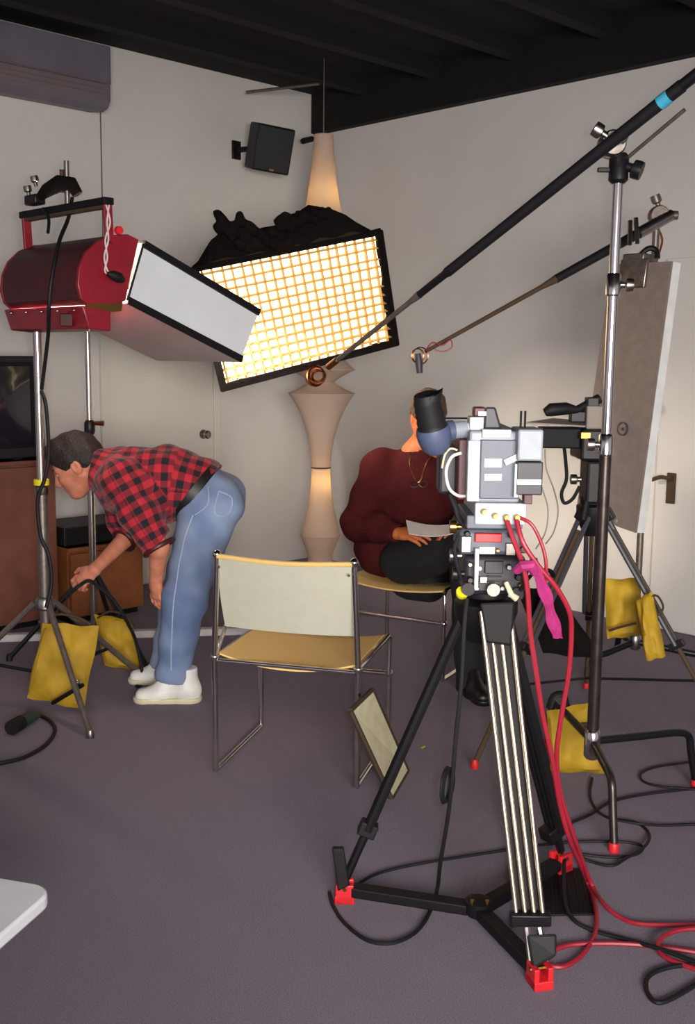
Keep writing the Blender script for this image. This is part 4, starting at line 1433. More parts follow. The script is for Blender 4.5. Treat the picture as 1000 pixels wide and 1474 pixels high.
# front leg: four chrome rods
dfv = flat_dir(AP, FF_)
tops = ((2.1004, 1.6680, 0.8621), (2.1221, 1.6469, 0.7986), (2.1402, 1.6293, 0.7897), (2.1555, 1.6144, 0.8448))
bots = ((2.0228, 1.4646, 0.1275), (2.0388, 1.4490, 0.1259), (2.0548, 1.4334, 0.1243), (2.0695, 1.4191, 0.1283))
for t_, b_ in zip(tops, bots):
    G().tube([V(t_), V(b_)], 0.0062, 10).build('leg_rod', 'rod_steel', tp1)
bk_ = [lerp(V(tops[0]), V(bots[0]), 0.08), lerp(V(tops[3]), V(bots[3]), 0.08), V(bots[3]), V(bots[0])]
G().slab([p + FWD * 0.016 for p in bk_], FWD, 0.012).build('leg_channel', 'black_satin', tp1, smooth=False)
G().box(V((2.0460, 1.4420, 0.1352)), (0.10, 0.03, 0.03), STAGE).build('leg_lock', 'black_metal', tp1, bevel=0.004)
G().hexa([V(p) for p in ((2.0895, 1.6647, 0.8862), (2.1553, 1.6007, 0.8909), (2.1423, 1.5994, 0.7771), (2.0964, 1.6440, 0.7855))],
         [V(p) for p in ((2.1368, 1.7024, 0.8723), (2.2041, 1.6370, 0.8771), (2.1910, 1.6357, 0.7607), (2.1441, 1.6813, 0.7693))]).build('leg_head', 'black_satin', tp1, smooth=False, bevel=0.006)
for x0, x1 in ((0, 0.012), (1, 0.012)):
    a = V(((2.0321, 1.4415, 0.1169), (2.0542, 1.4201, 0.1173))[x0])
    b = V(((2.0085, 1.4087, 0.0491), (2.0352, 1.3828, 0.0495))[x0])
    G().tube([a, b], 0.009, 8).build('leg_tube', 'steel', tp1)
G().hexa([V(p) for p in ((1.9911, 1.4116, 0.1254), (2.0427, 1.3615, 0.1298), (2.0261, 1.3497, 0.0840), (1.9864, 1.3884, 0.0474))],
         [V(p) for p in ((2.0243, 1.4352, 0.1024), (2.0768, 1.3842, 0.1070), (2.0602, 1.3724, 0.0602), (2.0198, 1.4117, 0.0230))]).build('foot_lever', 'black_rubber', tp1, smooth=False, bevel=0.006)
foot_block(FF_, dfv, tp1)
# rear leg
drv = flat_dir(AP, FR_)
a0 = bowl + drv * 0.055 + V((0, 0, -0.03))
b0 = FR_ + V((0, 0, 0.06))
sd_ = drv.cross(V((0, 0, 1)))
for s in (-1, 0, 1):
    G().tube([a0 + sd_ * 0.02 * s, lerp(a0, b0, 0.9) + sd_ * 0.018 * s], 0.0165, 8).build('leg_tube', 'black_satin', tp1)
G().tube([lerp(a0, b0, 0.85), b0], 0.012, 8).build('leg_tube', 'black_metal', tp1)
G().box(lerp(a0, b0, 0.9), (0.04, 0.09, 0.05), frame(b0 - a0, z=sd_)).build('leg_lock', 'black_metal', tp1, bevel=0.004)
foot_block(FR_, drv, tp1)
# ground spreader
hubp = V((2.1327, 1.6732, 0.0400))
G().lathe([(0.03, -0.02), (0.036, -0.01), (0.036, 0.02), (0.02, 0.028)], hubp, n=16).build('spreader_hub', 'black_satin', tp1)
for ft in (FL_, FF_, FR_):
    d = flat_dir(hubp, ft)
    L_ = (ft - hubp).length
    mid = hubp + d * (L_ * 0.5) + V((0, 0, 0.0))
    mid.z = 0.035
    G().box(mid, (L_ - 0.05, 0.042, 0.03), frame(d, z=(0, 0, 1))).build('spreader_arm', 'black_satin', tp1, smooth=False, bevel=0.005)
for s in (-1, 1):
    knob(G(), hubp + V((0, 0, 0.02)) + RGT * 0.02 * s - FWD * 0.025, V((0, 0, 1)), 0.006, 0.014).build('bolt', 'brass', tp1)

# fluid head
hdh = thing('fluid_head', 'dark fluid head with knobs and a red pad between tripod and video camera', 'tripod head', bowl + V((0, 0, 0.02)))
g = G()
sbox(g, (0.3019, 2.7000, 0.9986), (0.4630, 2.7000, 0.8944), 0.15)
g.build('pan_housing', 'cam_dark', hdh, bevel=0.014)
g = G()
sbox(g, (0.2883, 2.6900, 1.0690), (0.4505, 2.6900, 1.0022), 0.18)
g.build('tilt_housing', 'cam_mid', hdh, bevel=0.012)
G().lathe([(0.05, 0), (0.058, 0.005), (0.058, 0.03), (0.045, 0.035)], bowl + V((0, 0, 0.016)), n=24).build('bubble_ring', 'black_satin', hdh)
for (a, b, m, nm) in (((0.3258, 2.6750, 1.0611), (0.3937, 2.6750, 1.0385), 'red_plastic', 'red_pad'), ((0.3380, 2.6800, 1.0262), (0.3777, 2.6800, 1.0068), 'cam_label', 'name_plate'),
                      ((0.3547, 2.6900, 0.9866), (0.4021, 2.6900, 0.9544), 'cam_dark', 'drag_scale'), ((0.3409, 2.6850, 0.9475), (0.3629, 2.6850, 0.9295), 'steel', 'level_cap'), ((0.2912, 2.6800, 1.0527), (0.3172, 2.6800, 1.0098), 'steel', 'clamp_plate'),
                      ((0.4051, 2.6800, 1.0360), (0.4310, 2.6800, 1.0038), 'steel', 'clamp_plate'), ((0.3251, 2.6600, 1.0243), (0.3352, 2.6600, 0.9165), 'cam_label', 'counter_strip')):
    g = G()
    sbox(g, a, b, 0.02)
    g.build(nm, m, hdh, bevel=0.002)
for p, ax_, m in (((2.0930, 1.7310, 0.9985), -RGT, 'steel'), ((2.0990, 1.7251, 0.9512), -RGT, 'black_metal'), ((2.2279, 1.6278, 0.9747), RGT, 'black_metal'), ((2.1512, 1.6744, 0.9154), -FWD, 'steel'), ((2.0993, 1.7388, 1.0730), -RGT, 'brass'), ((2.1953, 1.6315, 0.9051), -FWD, 'black_metal'), ((2.0970, 1.7131, 0.9187), -FWD, 'black_metal')):
    knob(G(), V(p), ax_, 0.017, 0.03).build('knob', m, hdh)
knob(G(), V((2.0950, 1.7291, 0.8925)), -FWD * 0.6 + V((0, 0, 0.5)), 0.016, 0.025).build('bubble_level', 'yellow_tape', hdh)
G().tube([V((2.1444, 1.6252, 0.9389)), V((2.1472, 1.6085, 0.9088)), V((2.1576, 1.5984, 0.8981))], [0.006, 0.009], 8).build('lever', 'cream_board', hdh)

# small fittings of the head
rq = random.Random(12)
for (x, p, r_, h_, m) in ((0, (2.1010, 1.7093, 0.9789), .007, .012, 'steel'), (1, (2.1191, 1.6917, 0.9683), .006, .010, 'cam_label'), (2, (2.1728, 1.6395, 0.9728), .008, .012, 'steel'), (3, (2.1901, 1.6227, 0.9476), .009, .014, 'black_metal'),
                          (4, (2.1018, 1.7085, 0.9388), .009, .016, 'leg_dark'), (5, (2.1613, 1.6507, 0.9179), .007, .012, 'steel'), (6, (2.1666, 1.6316, 1.0577), .008, .012, 'black_metal'), (7, (2.0865, 1.7094, 1.0600), .008, .012, 'black_metal'),
                          (8, (2.1433, 1.6542, 1.0177), .005, .010, 'brass'), (9, (2.1150, 1.6956, 0.9171), .006, .012, 'steel'), (10, (2.2054, 1.6218, 1.0185), .010, .016, 'leg_dark'), (11, (2.1944, 1.6184, 0.9257), .006, .012, 'brass')):
    G().lathe([(r_, 0), (r_, h_ * .7), (r_ * .7, h_)], p, -FWD, 12).build('fitting', m, hdh)
for y in range(4):
    a, b = lerp(V((2.1284, 1.6756, 0.9477)), V((2.1292, 1.6749, 0.9112)), y / 3), lerp(V((2.1566, 1.6483, 0.9481)), V((2.1574, 1.6475, 0.9117)), y / 3)
    G().tube([a, b], 0.002, 6).build('scale_ring', 'steel', hdh)
G().tube([V(p) for p in ((2.1712, 1.6132, 1.0057), (2.1789, 1.5917, 0.9809), (2.1811, 1.5896, 0.9450), (2.1785, 1.6061, 0.9155))], 0.005, 8, smooth=5).build('drive_lead', 'black_rubber', hdh)
G().tube([V(p) for p in ((2.0713, 1.7241, 1.0562), (2.0567, 1.7244, 1.0219), (2.0626, 1.7187, 0.9770), (2.0787, 1.7170, 0.9389))], 0.005, 8, smooth=5).build('drive_lead', 'black_rubber', hdh)

# ------------------------------------------------------------------ video camera
CB = V((2.1716, 1.6824, 0.0000))
CB.z = (2.1104, 1.6444, 1.0869)[2]
vc = thing('video_camera', 'grey shoulder video camera with blue viewfinder cup standing on the foreground tripod', 'video camera', CB)


def vbox(a, b, depth, name, m, parent, bevel=0.003):
    g = G()
    sbox(g, a, b, depth)
    return g.build(name, m, parent, smooth=False, bevel=bevel)


body = vbox((0.2959, 2.6000, 1.3272), (0.4222, 2.6000, 1.1509), 0.34, 'body', 'cam_grey', vc, 0.006)
vbox((0.2925, 2.5940, 1.3039), (0.3239, 2.5940, 1.1540), 0.03, 'side_rail', 'cam_light', vc)
vbox((0.3253, 2.5920, 1.3315), (0.3969, 2.5920, 1.3103), 0.03, 'top_rail', 'cam_light', vc)
panel = vbox((0.3222, 2.5880, 1.3064), (0.4200, 2.5880, 1.1611), 0.02, 'rear_panel', 'cam_mid', vc)
vbox((0.3314, 2.5840, 1.2612), (0.3744, 2.5840, 1.2396), 0.006, 'label_plate', 'cam_label', panel, 0.001)
vbox((0.3325, 2.5840, 1.2238), (0.3754, 2.5840, 1.2072), 0.006, 'label_plate', 'cam_label', panel, 0.001)
a, b = V((2.0730, 1.5872, 1.2516)), V((2.0957, 1.5652, 1.2673))
G().tube([a, b], 0.0085, 6, flat=1.0).build('catch', 'cam_label', panel)
bt = vbox((0.4072, 2.5550, 1.3349), (0.4683, 2.5550, 1.2587), 0.12, 'battery', 'cam_grey', vc, 0.005)
vbox((0.4081, 2.5650, 1.2554), (0.4715, 2.5650, 1.1749), 0.10, 'battery_mount', 'cam_dark', vc, 0.003)
vbox((0.4087, 2.5600, 1.2138), (0.4680, 2.5600, 1.2009), 0.01, 'stripe', 'cam_label', vc, 0.001)
vbox((0.4034, 2.5660, 1.2502), (0.4146, 2.5660, 1.1690), 0.04, 'mount_edge', 'cam_light', vc, 0.001)
vbox((0.4285, 2.5700, 1.1755), (0.4496, 2.5700, 1.1518), 0.03, 'plug', 'red_dark', vc, 0.002)
conn = vbox((0.3135, 2.5920, 1.1507), (0.4399, 2.5920, 1.0969), 0.26, 'connector_base', 'cam_light', vc, 0.004)
for p in ((2.0447, 1.6245, 1.1306), (2.0645, 1.6053, 1.1205), (2.0842, 1.5862, 1.1174), (2.1025, 1.5683, 1.1177)):
    G().lathe([(0.008, 0), (0.008, 0.012), (0.006, 0.022)], p, -FWD, 12).build('connector', 'brass', conn)
vbox((0.2948, 2.6000, 1.1183), (0.4331, 2.6000, 1.0851), 0.22, 'base_plate', 'cam_mid', vc, 0.003)
# top handle, shoe and antenna stubs
g = G().hexa([V(p) for p in ((2.0969, 1.6714, 1.3824), (2.1155, 1.6533, 1.3827), (2.1279, 1.6413, 1.3276), (2.0956, 1.6727, 1.3271))],
             [V(p) for p in ((2.2546, 1.7970, 1.3735), (2.2746, 1.7776, 1.3738), (2.2879, 1.7647, 1.3147), (2.2532, 1.7984, 1.3141))])
g.build('handle', 'cam_dark', vc, smooth=False, bevel=0.005)
vbox((0.3091, 2.6400, 1.3830), (0.3390, 2.6400, 1.3593), 0.04, 'microphone_holder', 'red_dark', vc, 0.004)
vbox((0.3185, 2.6300, 1.3733), (0.3394, 2.6300, 1.3616), 0.02, 'shoe', 'cam_label', vc, 0.002)
vbox((0.2995, 2.6400, 1.3589), (0.3350, 2.6400, 1.3215), 0.06, 'viewfinder_block', 'cam_light', vc, 0.004)
for x in ((2.1290, 1.5845, 1.3307), (2.1363, 1.5773, 1.3308)):
    p = V(x)
    G().tube([p, p + V((0, 0, 0.045))], 0.0028, 8).build('antenna_stub', 'black_metal', vc)
# viewfinder barrel and eyecup
va, vb = V((2.0959, 1.6863, 1.3298)), V((1.9961, 1.7415, 1.3202))
G().tube([va, lerp(va, vb, 0.35)], 0.017, 16).build('viewfinder_barrel', 'cam_light', vc)
G().tube([lerp(va, vb, 0.33), lerp(va, vb, 0.66)], 0.0215, 16).build('viewfinder_barrel', 'cam_grey', vc)
G().tube([lerp(va, vb, 0.62), vb], 0.026, 16).build('viewfinder_barrel', 'vf_blue', vc)
G().tube([V((2.0103, 1.7276, 1.3548)), V((2.0497, 1.6894, 1.3554))], 0.0025, 6).build('rod', 'black_metal', vc)
ec = V((1.9888, 1.7346, 1.3037))
eu = (V((1.9474, 1.7330, 1.4170)) - ec)
EL = eu.length
eu.normalize()
G().lathe([(0.024, -0.035), (0.036, -0.022), (0.042, 0.0), (0.043, 0.02), (0.040, 0.032)], ec + RGT * -0.004, eu, 24).build('eyecup_body', 'vf_blue', vc)
pr = []
for k in range(5):
    h = 0.032 + k * 0.016
    pr += [(0.0375 - 0.0008 * k, h), (0.0345 - 0.0008 * k, h + 0.009)]
G().lathe(pr + [(0.028, 0.118)], ec + RGT * -0.004, eu, 24).build('eyecup_bellows', 'black_rubber', vc)
tip = ec + eu * 0.100
vs = []
for k in range(24):
    a = 2 * math.pi * k / 24
    ca, sa = math.cos(a), math.sin(a)
    vs.append(tip + RGT * 0.031 * ca + FWD * 0.031 * sa)
for k in range(24):
    a = 2 * math.pi * k / 24
    ca, sa = math.cos(a), math.sin(a)
    vs.append(tip + RGT * (0.029 * ca + 0.006) + FWD * 0.029 * sa + V((0, 0, 0.012 + 0.022 * max(0, ca) ** 2)))
mesh_obj('eyecup_lip', vs, [(k, (k + 1) % 24, 24 + (k + 1) % 24, 24 + k) for k in range(24)] + [tuple(range(24, 48))], 'black_rubber', vc)
# lens with matte box ahead on the subject side
lp = V((2.2466, 1.8885, 1.1985))
G().lathe([(0.045, -0.03), (0.05, 0.0), (0.05, 0.10), (0.06, 0.11), (0.062, 0.22), (0.05, 0.222)], V((2.2944, 1.8420, 1.2069)), FWD, 24).build('lens', 'black_metal', vc)
vbox((0.2360, 2.7400, 1.2777), (0.2948, 2.7400, 1.1522), 0.10, 'lens_grip', 'cam_dark', vc, 0.008)
vbox((0.2756, 2.6600, 1.3021), (0.3076, 2.6600, 1.1484), 0.24, 'side_module', 'red_dark', vc, 0.004)
G().tube([V(p) for p in ((2.0492, 1.7038, 1.2683), (2.0320, 1.7205, 1.2576), (2.0151, 1.7230, 1.2237), (2.0208, 1.7175, 1.1820), (2.0438, 1.7091, 1.1617), (2.0613, 1.6921, 1.1602))], 0.004, 8, smooth=6).build('white_lead', 'cam_label', vc)
G().tube([V(p) for p in ((2.0227, 1.7435, 1.2285), (2.0272, 1.7392, 1.2617), (2.0368, 1.7298, 1.2776), (2.0494, 1.7176, 1.2743))], 0.0028, 8, smooth=5).build('white_lead', 'cream_board', vc)
G().tube([V(p) for p in ((2.0542, 1.7407, 1.1595), (2.0559, 1.7252, 1.1325), (2.0628, 1.7185, 1.1024), (2.0733, 1.7083, 1.0830))], 0.008, 8, smooth=5).build('drive_lead', 'black_rubber', vc)


def cable(name, pts, r, m, label, cat='cable', group=None, smooth=7):
    P = [V(p) for p in pts]
    o = G().tube(P, r, 8, smooth=smooth).build(name, m, None, loc=P[len(P) // 2])
    return tag(o, label, cat, group)


# ------------------------------------------------------------------ red camera cables and pink tie
cable('camera_cable', [(2.0722, 1.5769, 1.1162), (2.0734, 1.5548, 1.0690), (2.0920, 1.5367, 1.0055), (2.1022, 1.5268, 0.9398), (2.1180, 1.5254, 0.8323), (2.1402, 1.5178, 0.7228), (2.1710, 1.5157, 0.6078), (2.2089, 1.5068, 0.4806), (2.2604, 1.5125, 0.3413), (2.3189, 1.5115, 0.2164),
                       (2.5054, 1.5743, 0.0220), (2.4043, 1.4809, 0.0180), (2.3130, 1.4211, 0.0070), (2.1990, 1.3822, 0.0070), (2.1189, 1.3798, 0.0070), (2.0909, 1.4018, 0.0070), (2.0974, 1.4252, 0.0070)], 0.0065, 'red_cable',
      'red camera cable running down the tripod and curling back at its front foot', group='red camera cables')
cable('camera_cable', [(2.0905, 1.5592, 1.1165), (2.0824, 1.5321, 1.0624), (2.1118, 1.5035, 1.0028), (2.1520, 1.4784, 0.9493), (2.1940, 1.4655, 0.8838), (2.2166, 1.4714, 0.8167), (2.2316, 1.4848, 0.7117), (2.2390, 1.5054, 0.5946), (2.2499, 1.5228, 0.4841), (2.2933, 1.5363, 0.3628), (2.3581, 1.5292, 0.2175),
                       (2.4888, 1.5523, 0.0320), (2.4296, 1.4730, 0.0220), (2.4205, 1.4078, 0.0070), (2.4401, 1.3457, 0.0070), (2.5498, 1.2436, 0.0070)], 0.0065, 'red_cable',
      'red camera cable hanging beside the pink tie and running straight off across the carpet', group='red camera cables')
cable('camera_cable', [(2.0928, 1.5569, 1.1199), (2.1053, 1.5238, 1.1037), (2.1248, 1.5048, 1.0526), (2.1335, 1.4964, 1.0010), (2.1396, 1.5044, 0.9468), (2.1257, 1.5180, 0.9640)], 0.0045, 'red_cable', 'short red cable looping behind the camera battery', group='red camera cables')
cable('floor_cable', [(2.1526, 1.4430, 0.0070), (2.2086, 1.4264, 0.0070), (2.2908, 1.3587, 0.0070), (2.3583, 1.2778, 0.0070), (2.4203, 1.1757, 0.0070)], 0.0065, 'red_cable', 'red cable lying flat on the carpet beside the front tripod foot', group='red camera cables')
cable('floor_cable', [(2.5112, 1.2242, 0.0200), (2.4472, 1.2650, 0.0200), (2.3808, 1.2715, 0.0200), (2.3433, 1.2536, 0.0120), (2.3326, 1.2142, 0.0070), (2.3445, 1.1359, 0.0070)], 0.0065, 'red_cable', 'loop of red cable bulging out over the other red cables on the carpet', group='red camera cables')
pk = thing('pink_cable_tie', 'bright pink cloth strip hanging from the bundled red cables', 'cloth strip', (2.1159, 1.4716, 0.9125))
vs, fs = [], []
cl_ = smooth_path([V(p) for p in ((2.0860, 1.5077, 1.0106), (2.0973, 1.4898, 0.9776), (2.1119, 1.4755, 0.9262), (2.1314, 1.4705, 0.8721), (2.1509, 1.4655, 0.8224))], 5)
for i, p in enumerate(cl_):
    w = 0.014 + 0.003 * math.sin(i * 0.9)
    for s, t in ((-1, 0), (-0.3, -0.006), (0.4, 0.003), (1, -0.002)):
        vs.append(p + RGT * w * s + FWD * t)
    for s, t in ((1, 0.004), (0.4, 0.009), (-0.3, 0.0), (-1, 0.006)):
        vs.append(p + RGT * w * s + FWD * t)
for i in range(len(cl_) - 1):
    for k in range(8):
        fs.append((i * 8 + k, i * 8 + (k + 1) % 8, (i + 1) * 8 + (k + 1) % 8, (i + 1) * 8 + k))
fs += [tuple(range(8))[::-1], tuple((len(cl_) - 1) * 8 + k for k in range(8))]
mesh_obj('strip', vs, fs, 'pink_cloth', pk)
G().tube([V(p) for p in ((2.0680, 1.5391, 0.9911), (2.0676, 1.5187, 1.0079), (2.0820, 1.5046, 1.0082), (2.0979, 1.5031, 0.9892))], [0.010, 0.014, 0.015, 0.012], 8).build('knot', 'pink_cloth', pk)

# ------------------------------------------------------------------ black cables
cable('signal_cable', [(2.0586, 1.6807, 0.8990), (2.0394, 1.6715, 0.8353), (2.0215, 1.6610, 0.6964), (2.0142, 1.6681, 0.5501), (2.0099, 1.6723, 0.4389), (2.0183, 1.6920, 0.3173), (2.0380, 1.7286, 0.1827), (2.1085, 1.8028, 0.0300), (1.9878, 1.7501, 0.0060), (1.8885, 1.7451, 0.0060),
                       (1.8406, 1.7988, 0.0060), (1.8542, 1.8984, 0.0060), (1.8934, 1.9858, 0.0060), (1.9376, 2.0497, 0.0060)], 0.0055, 'black_rubber', 'black cable hanging from the fluid head and looping over the carpet', group='black cables')
lc = V((2.0128, 1.6973, 0.4118))
g = G()
for k in range(3):
    g.tube(loop_pts(lc + RGT * 0.004 * k, 0.045 - 0.002 * k, RGT * 0.9 - FWD * (0.32 + 0.05 * k), 20), 0.004, 6, closed=True)
tag(g.build('cable_coil', 'black_rubber', None, loc=lc), 'small coil of black cable hanging beside the tripod leg', 'cable coil', 'black cables')
cable('floor_cable', [(2.0332, 2.0322, 0.0060), (2.1219, 2.0351, 0.0060), (2.2460, 1.9968, 0.0060), (2.4558, 1.9009, 0.0060), (2.6479, 1.8066, 0.0060), (2.7767, 1.7139, 0.0060), (2.8407, 1.6415, 0.0060), (2.8471, 1.5965, 0.0060), (2.7851, 1.5837, 0.0060), (2.7141, 1.6245, 0.0060), (2.6643, 1.6955, 0.0060)], 0.0045, 'black_rubber',
      'long thin black cable running over the carpet behind the tripod feet', group='black cables')
cable('floor_cable', [(2.8313, 1.8490, 0.0060), (2.9337, 1.8420, 0.0060), (3.0736, 1.8503, 0.0060), (3.2201, 1.8033, 0.0060), (3.4156, 1.6979, 0.0060)], 0.005, 'black_rubber', 'black cable running straight across the carpet behind the C-stand foot', group='black cables')
cable('floor_cable', [(3.6570, 1.8245, 0.0060), (3.4890, 1.9032, 0.0060), (3.3846, 1.9169, 0.0060), (3.3165, 1.8738, 0.0060), (3.3171, 1.8050, 0.0060), (3.3756, 1.6775, 0.0160)], 0.0045, 'black_rubber', 'hairpin of black cable on the carpet under the bent black leg', group='black cables')
cable('floor_cable', [(3.2032, 2.0123, 0.0060), (3.0644, 1.9302, 0.0060), (2.9808, 1.8510, 0.0060), (2.9334, 1.7680, 0.0160), (2.9875, 1.7049, 0.0060), (2.9452, 1.6321, 0.0060), (2.8332, 1.5818, 0.0180), (2.7263, 1.5843, 0.0120), (2.6670, 1.5949, 0.0060), (2.6440, 1.6525, 0.0060), (2.6274, 1.6839, 0.0180)], 0.0048, 'black_rubber',
      'black cable coiled twice round the red C-stand foot', group='black cables')
cable('floor_cable', [(2.9359, 1.7513, 0.0160), (2.9666, 1.6803, 0.0160), (3.0442, 1.6243, 0.0060), (3.1378, 1.5521, 0.0060)], 0.0045, 'black_rubber', 'short stretch of black cable leading away from the coiled cable', group='black cables')
cable('floor_cable', [(2.5202, 1.6644, 0.0542), (2.3894, 1.5727, 0.0180), (2.3086, 1.4948, 0.0180), (2.3111, 1.4348, 0.0060), (2.3366, 1.3458, 0.0060), (2.3423, 1.2494, 0.0180), (2.3524, 1.1409, 0.0200)], 0.006, 'black_rubber', 'black cable crossing the flat black mat and the red cables', group='black cables')
cable('floor_cable', [(2.3805, 1.1547, 0.0060), (2.2967, 1.2036, 0.0060), (2.2310, 1.2154, 0.0060), (2.1763, 1.1910, 0.0060), (2.1468, 1.1498, 0.0060), (2.1833, 1.1307, 0.0060), (2.3070, 1.1162, 0.0060)], 0.006, 'black_rubber', 'open loop of black cable lying alone on the carpet', group='black cables')
cable('floor_cable', [(1.6885, 3.5720, 0.0080), (1.7959, 3.5669, 0.0080), (1.9188, 3.6309, 0.0080), (2.0212, 3.7469, 0.0080), (2.0611, 3.8589, 0.0100), (2.0602, 3.9562, 0.0120)], 0.008, 'black_rubber', 'black power cable curling on the carpet below the yellow sandbag', group='black cables')
pl = thing('power_plug', 'dark rubber mains connector lying by the yellow sandbag', 'plug', (2.0448, 4.0054, 0.0000))
G().tube([V(p) for p in ((1.9415, 3.8758, 0.0280), (1.9943, 3.9071, 0.0280), (2.0513, 3.9330, 0.0200))], [0.026, 0.026, 0.012], 12).build('body', 'green_rubber', pl)
G().tube([V(p) for p in ((1.8798, 3.8363, 0.0300), (1.9415, 3.8758, 0.0280))], 0.030, 12).build('shroud', 'black_rubber', pl)
cable('mains_lead', [(2.1598, 4.0364, 1.3531), (2.1728, 4.0238, 1.2880), (2.1796, 4.0242, 1.1013), (2.1623, 4.0340, 0.9857), (2.1396, 4.0560, 0.8980), (2.1448, 4.0510, 0.7513), (2.1680, 4.0285, 0.6629), (2.1714, 4.0182, 0.5450), (2.1402, 4.0137, 0.4459)], 0.008, 'black_rubber', 'black mains lead winding down the red light stand pole', group='black cables')

# flat black case behind the front foot
cs = thing('rubber_mat', 'flat black ribbed mat on the carpet under a red tripod foot', 'mat', (2.3580, 1.5434, 0.0000))
c0_, c1_, c2_, c3_ = V((2.2727, 1.5725, 0.0000)), V((2.3903, 1.4730, 0.0000)), V((2.5936, 1.6434, 0.0000)), V((2.4961, 1.7337, 0.0000))
G().hexa([c0_, c1_, c2_, c3_], [p + V((0, 0, 0.006)) for p in (c0_, c1_, c2_, c3_)]).build('sheet', 'black_satin', cs, smooth=False, bevel=0.002)
for k in range(6):
    G().tube([lerp(c0_, c1_, (k + 0.5) / 6) + V((0, 0, 0.006)), lerp(c3_, c2_, (k + 0.5) / 6) + V((0, 0, 0.006))], 0.002, 6).build('rib', 'black_rubber', cs)

# ------------------------------------------------------------------ rear tripod with the second camera
A2 = V((3.6262, 2.3327, 0.0000))
za2 = (3.6171, 2.3415, 0.9085)[2]
t2 = thing('camera_tripod', 'rear dark tripod with three-tube legs in front of the grey board', 'tripod', A2)
top2 = A2 + V((0, 0, za2))
for ft in ((2.9730, 2.3685, 0.0000), (4.1147, 2.6389, 0.0000), (3.7936, 1.7517, 0.0000)):
    ft = V(ft)
    d = flat_dir(A2, ft)
    sd_ = d.cross(V((0, 0, 1)))
    a, b = top2 + d * 0.05 + V((0, 0, -0.02)), ft + V((0, 0, 0.02))
    m = lerp(a, b, 0.55)
    for s in (-1, 1):
        G().tube([a + sd_ * 0.022 * s, m + sd_ * 0.020 * s], 0.010, 8).build('leg_tube', 'dark_grey', t2)
    G().tube([lerp(a, b, 0.06), b], 0.010, 8).build('leg_tube', 'strap_brown', t2)
    G().box(m, (0.03, 0.065, 0.03), frame(b - a, z=sd_)).build('leg_lock', 'black_metal', t2, bevel=0.003)
    G().box(a, (0.05, 0.07, 0.045), frame(b - a, z=sd_)).build('leg_head', 'black_metal', t2, bevel=0.004)
    G().lathe([(0.014, 0), (0.016, 0.02), (0.010, 0.035)], ft, n=10).build('foot', 'red_plastic', t2)
    G().tube([lerp(a, b, 0.7), A2 + V((0, 0, 0.22))], 0.006, 6).build('strut', 'black_metal', t2)
G().lathe([(0.03, -0.10), (0.06, -0.04), (0.065, 0.02), (0.05, 0.03)], top2, n=20).build('bowl', 'black_metal', t2)
G().tube([V((3.5413, 2.3036, 0.9552)), V((3.5338, 2.3109, 0.8838))], 0.012, 8).build('lock_handle', 'black_metal', t2)
c2 = thing('video_camera', 'second black camera with tan top flap standing on the rear tripod', 'video camera', top2 + V((0, 0, 0.03)))
h2 = thing('fluid_head', 'small black fluid head under the second camera', 'tripod head', top2 + V((0, 0, 0.03)))
vbox((0.9302, 4.1200, 1.1129), (1.0026, 4.1200, 0.9451), 0.14, 'housing', 'black_metal', h2, 0.01)
G().lathe([(0.05, 0), (0.05, 0.03), (0.04, 0.04)], top2 + V((0, 0, 0.025)), n=18).build('base', 'black_satin', h2)
knob(G(), V((3.5382, 2.3345, 1.0399)), -RGT, 0.02, 0.04).build('knob', 'steel', h2)
vbox((0.8946, 4.0800, 1.2391), (0.9906, 4.0800, 1.1175), 0.22, 'body', 'black_metal', c2, 0.01)
vbox((0.9138, 4.1000, 1.3284), (0.9791, 4.1000, 1.2387), 0.12, 'cassette_door', 'tan_card', c2, 0.006)
vbox((0.7503, 4.1200, 1.2401), (0.9066, 4.1200, 1.1613), 0.12, 'matte_box', 'black_satin', c2, 0.006)
fl = [V(p) for p in ((3.3444, 2.4670, 1.2566), (3.5520, 2.4884, 1.2650), (3.6577, 2.3858, 1.2556), (3.4923, 2.2955, 1.2471))]
G().slab(fl, (0, 0, 1), 0.006).build('top_flap', 'tan_card', c2, smooth=False)
G().tube([V(p) for p in ((3.4134, 2.4279, 1.2991), (3.4285, 2.4132, 1.3100), (3.4809, 2.3763, 1.3156), (3.5184, 2.3538, 1.3102), (3.5647, 2.3227, 1.3372), (3.5960, 2.3062, 1.3533))], [0.016, 0.026, 0.024, 0.016, 0.018, 0.02], 12).build('handle', 'black_rubber', c2)
vbox((0.9195, 4.1200, 1.3595), (0.9639, 4.1200, 1.3227), 0.06, 'handle_post', 'black_metal', c2, 0.004)
vbox((0.8597, 4.1300, 1.3051), (0.9259, 4.1300, 1.2630), 0.05, 'lens_mount', 'black_metal', c2, 0.004)
vbox((0.8876, 4.0700, 1.2291), (0.9259, 4.0700, 1.2030), 0.02, 'badge', 'brass', c2, 0.002)
cable('camera_lead', [(3.5049, 2.3948, 1.1572), (3.4934, 2.3780, 1.1074), (3.4805, 2.3627, 1.0415), (3.4685, 2.3744, 0.9869), (3.4773, 2.3658, 0.9488), (3.5002, 2.3436, 0.9655), (3.5266, 2.3318, 1.0137)], 0.007, 'black_rubber', 'black lead with an inline plug looping under the second camera', group='camera leads')
cable('camera_lead', [(3.4836, 2.4713, 1.1530), (3.5063, 2.4771, 1.0712), (3.5471, 2.4653, 0.9856), (3.5615, 2.4513, 0.9014), (3.5351, 2.4491, 0.8196), (3.4542, 2.4300, 0.7805)], 0.003, 'cable_grey', 'thin grey lead drooping in front of the white wall', group='camera leads')
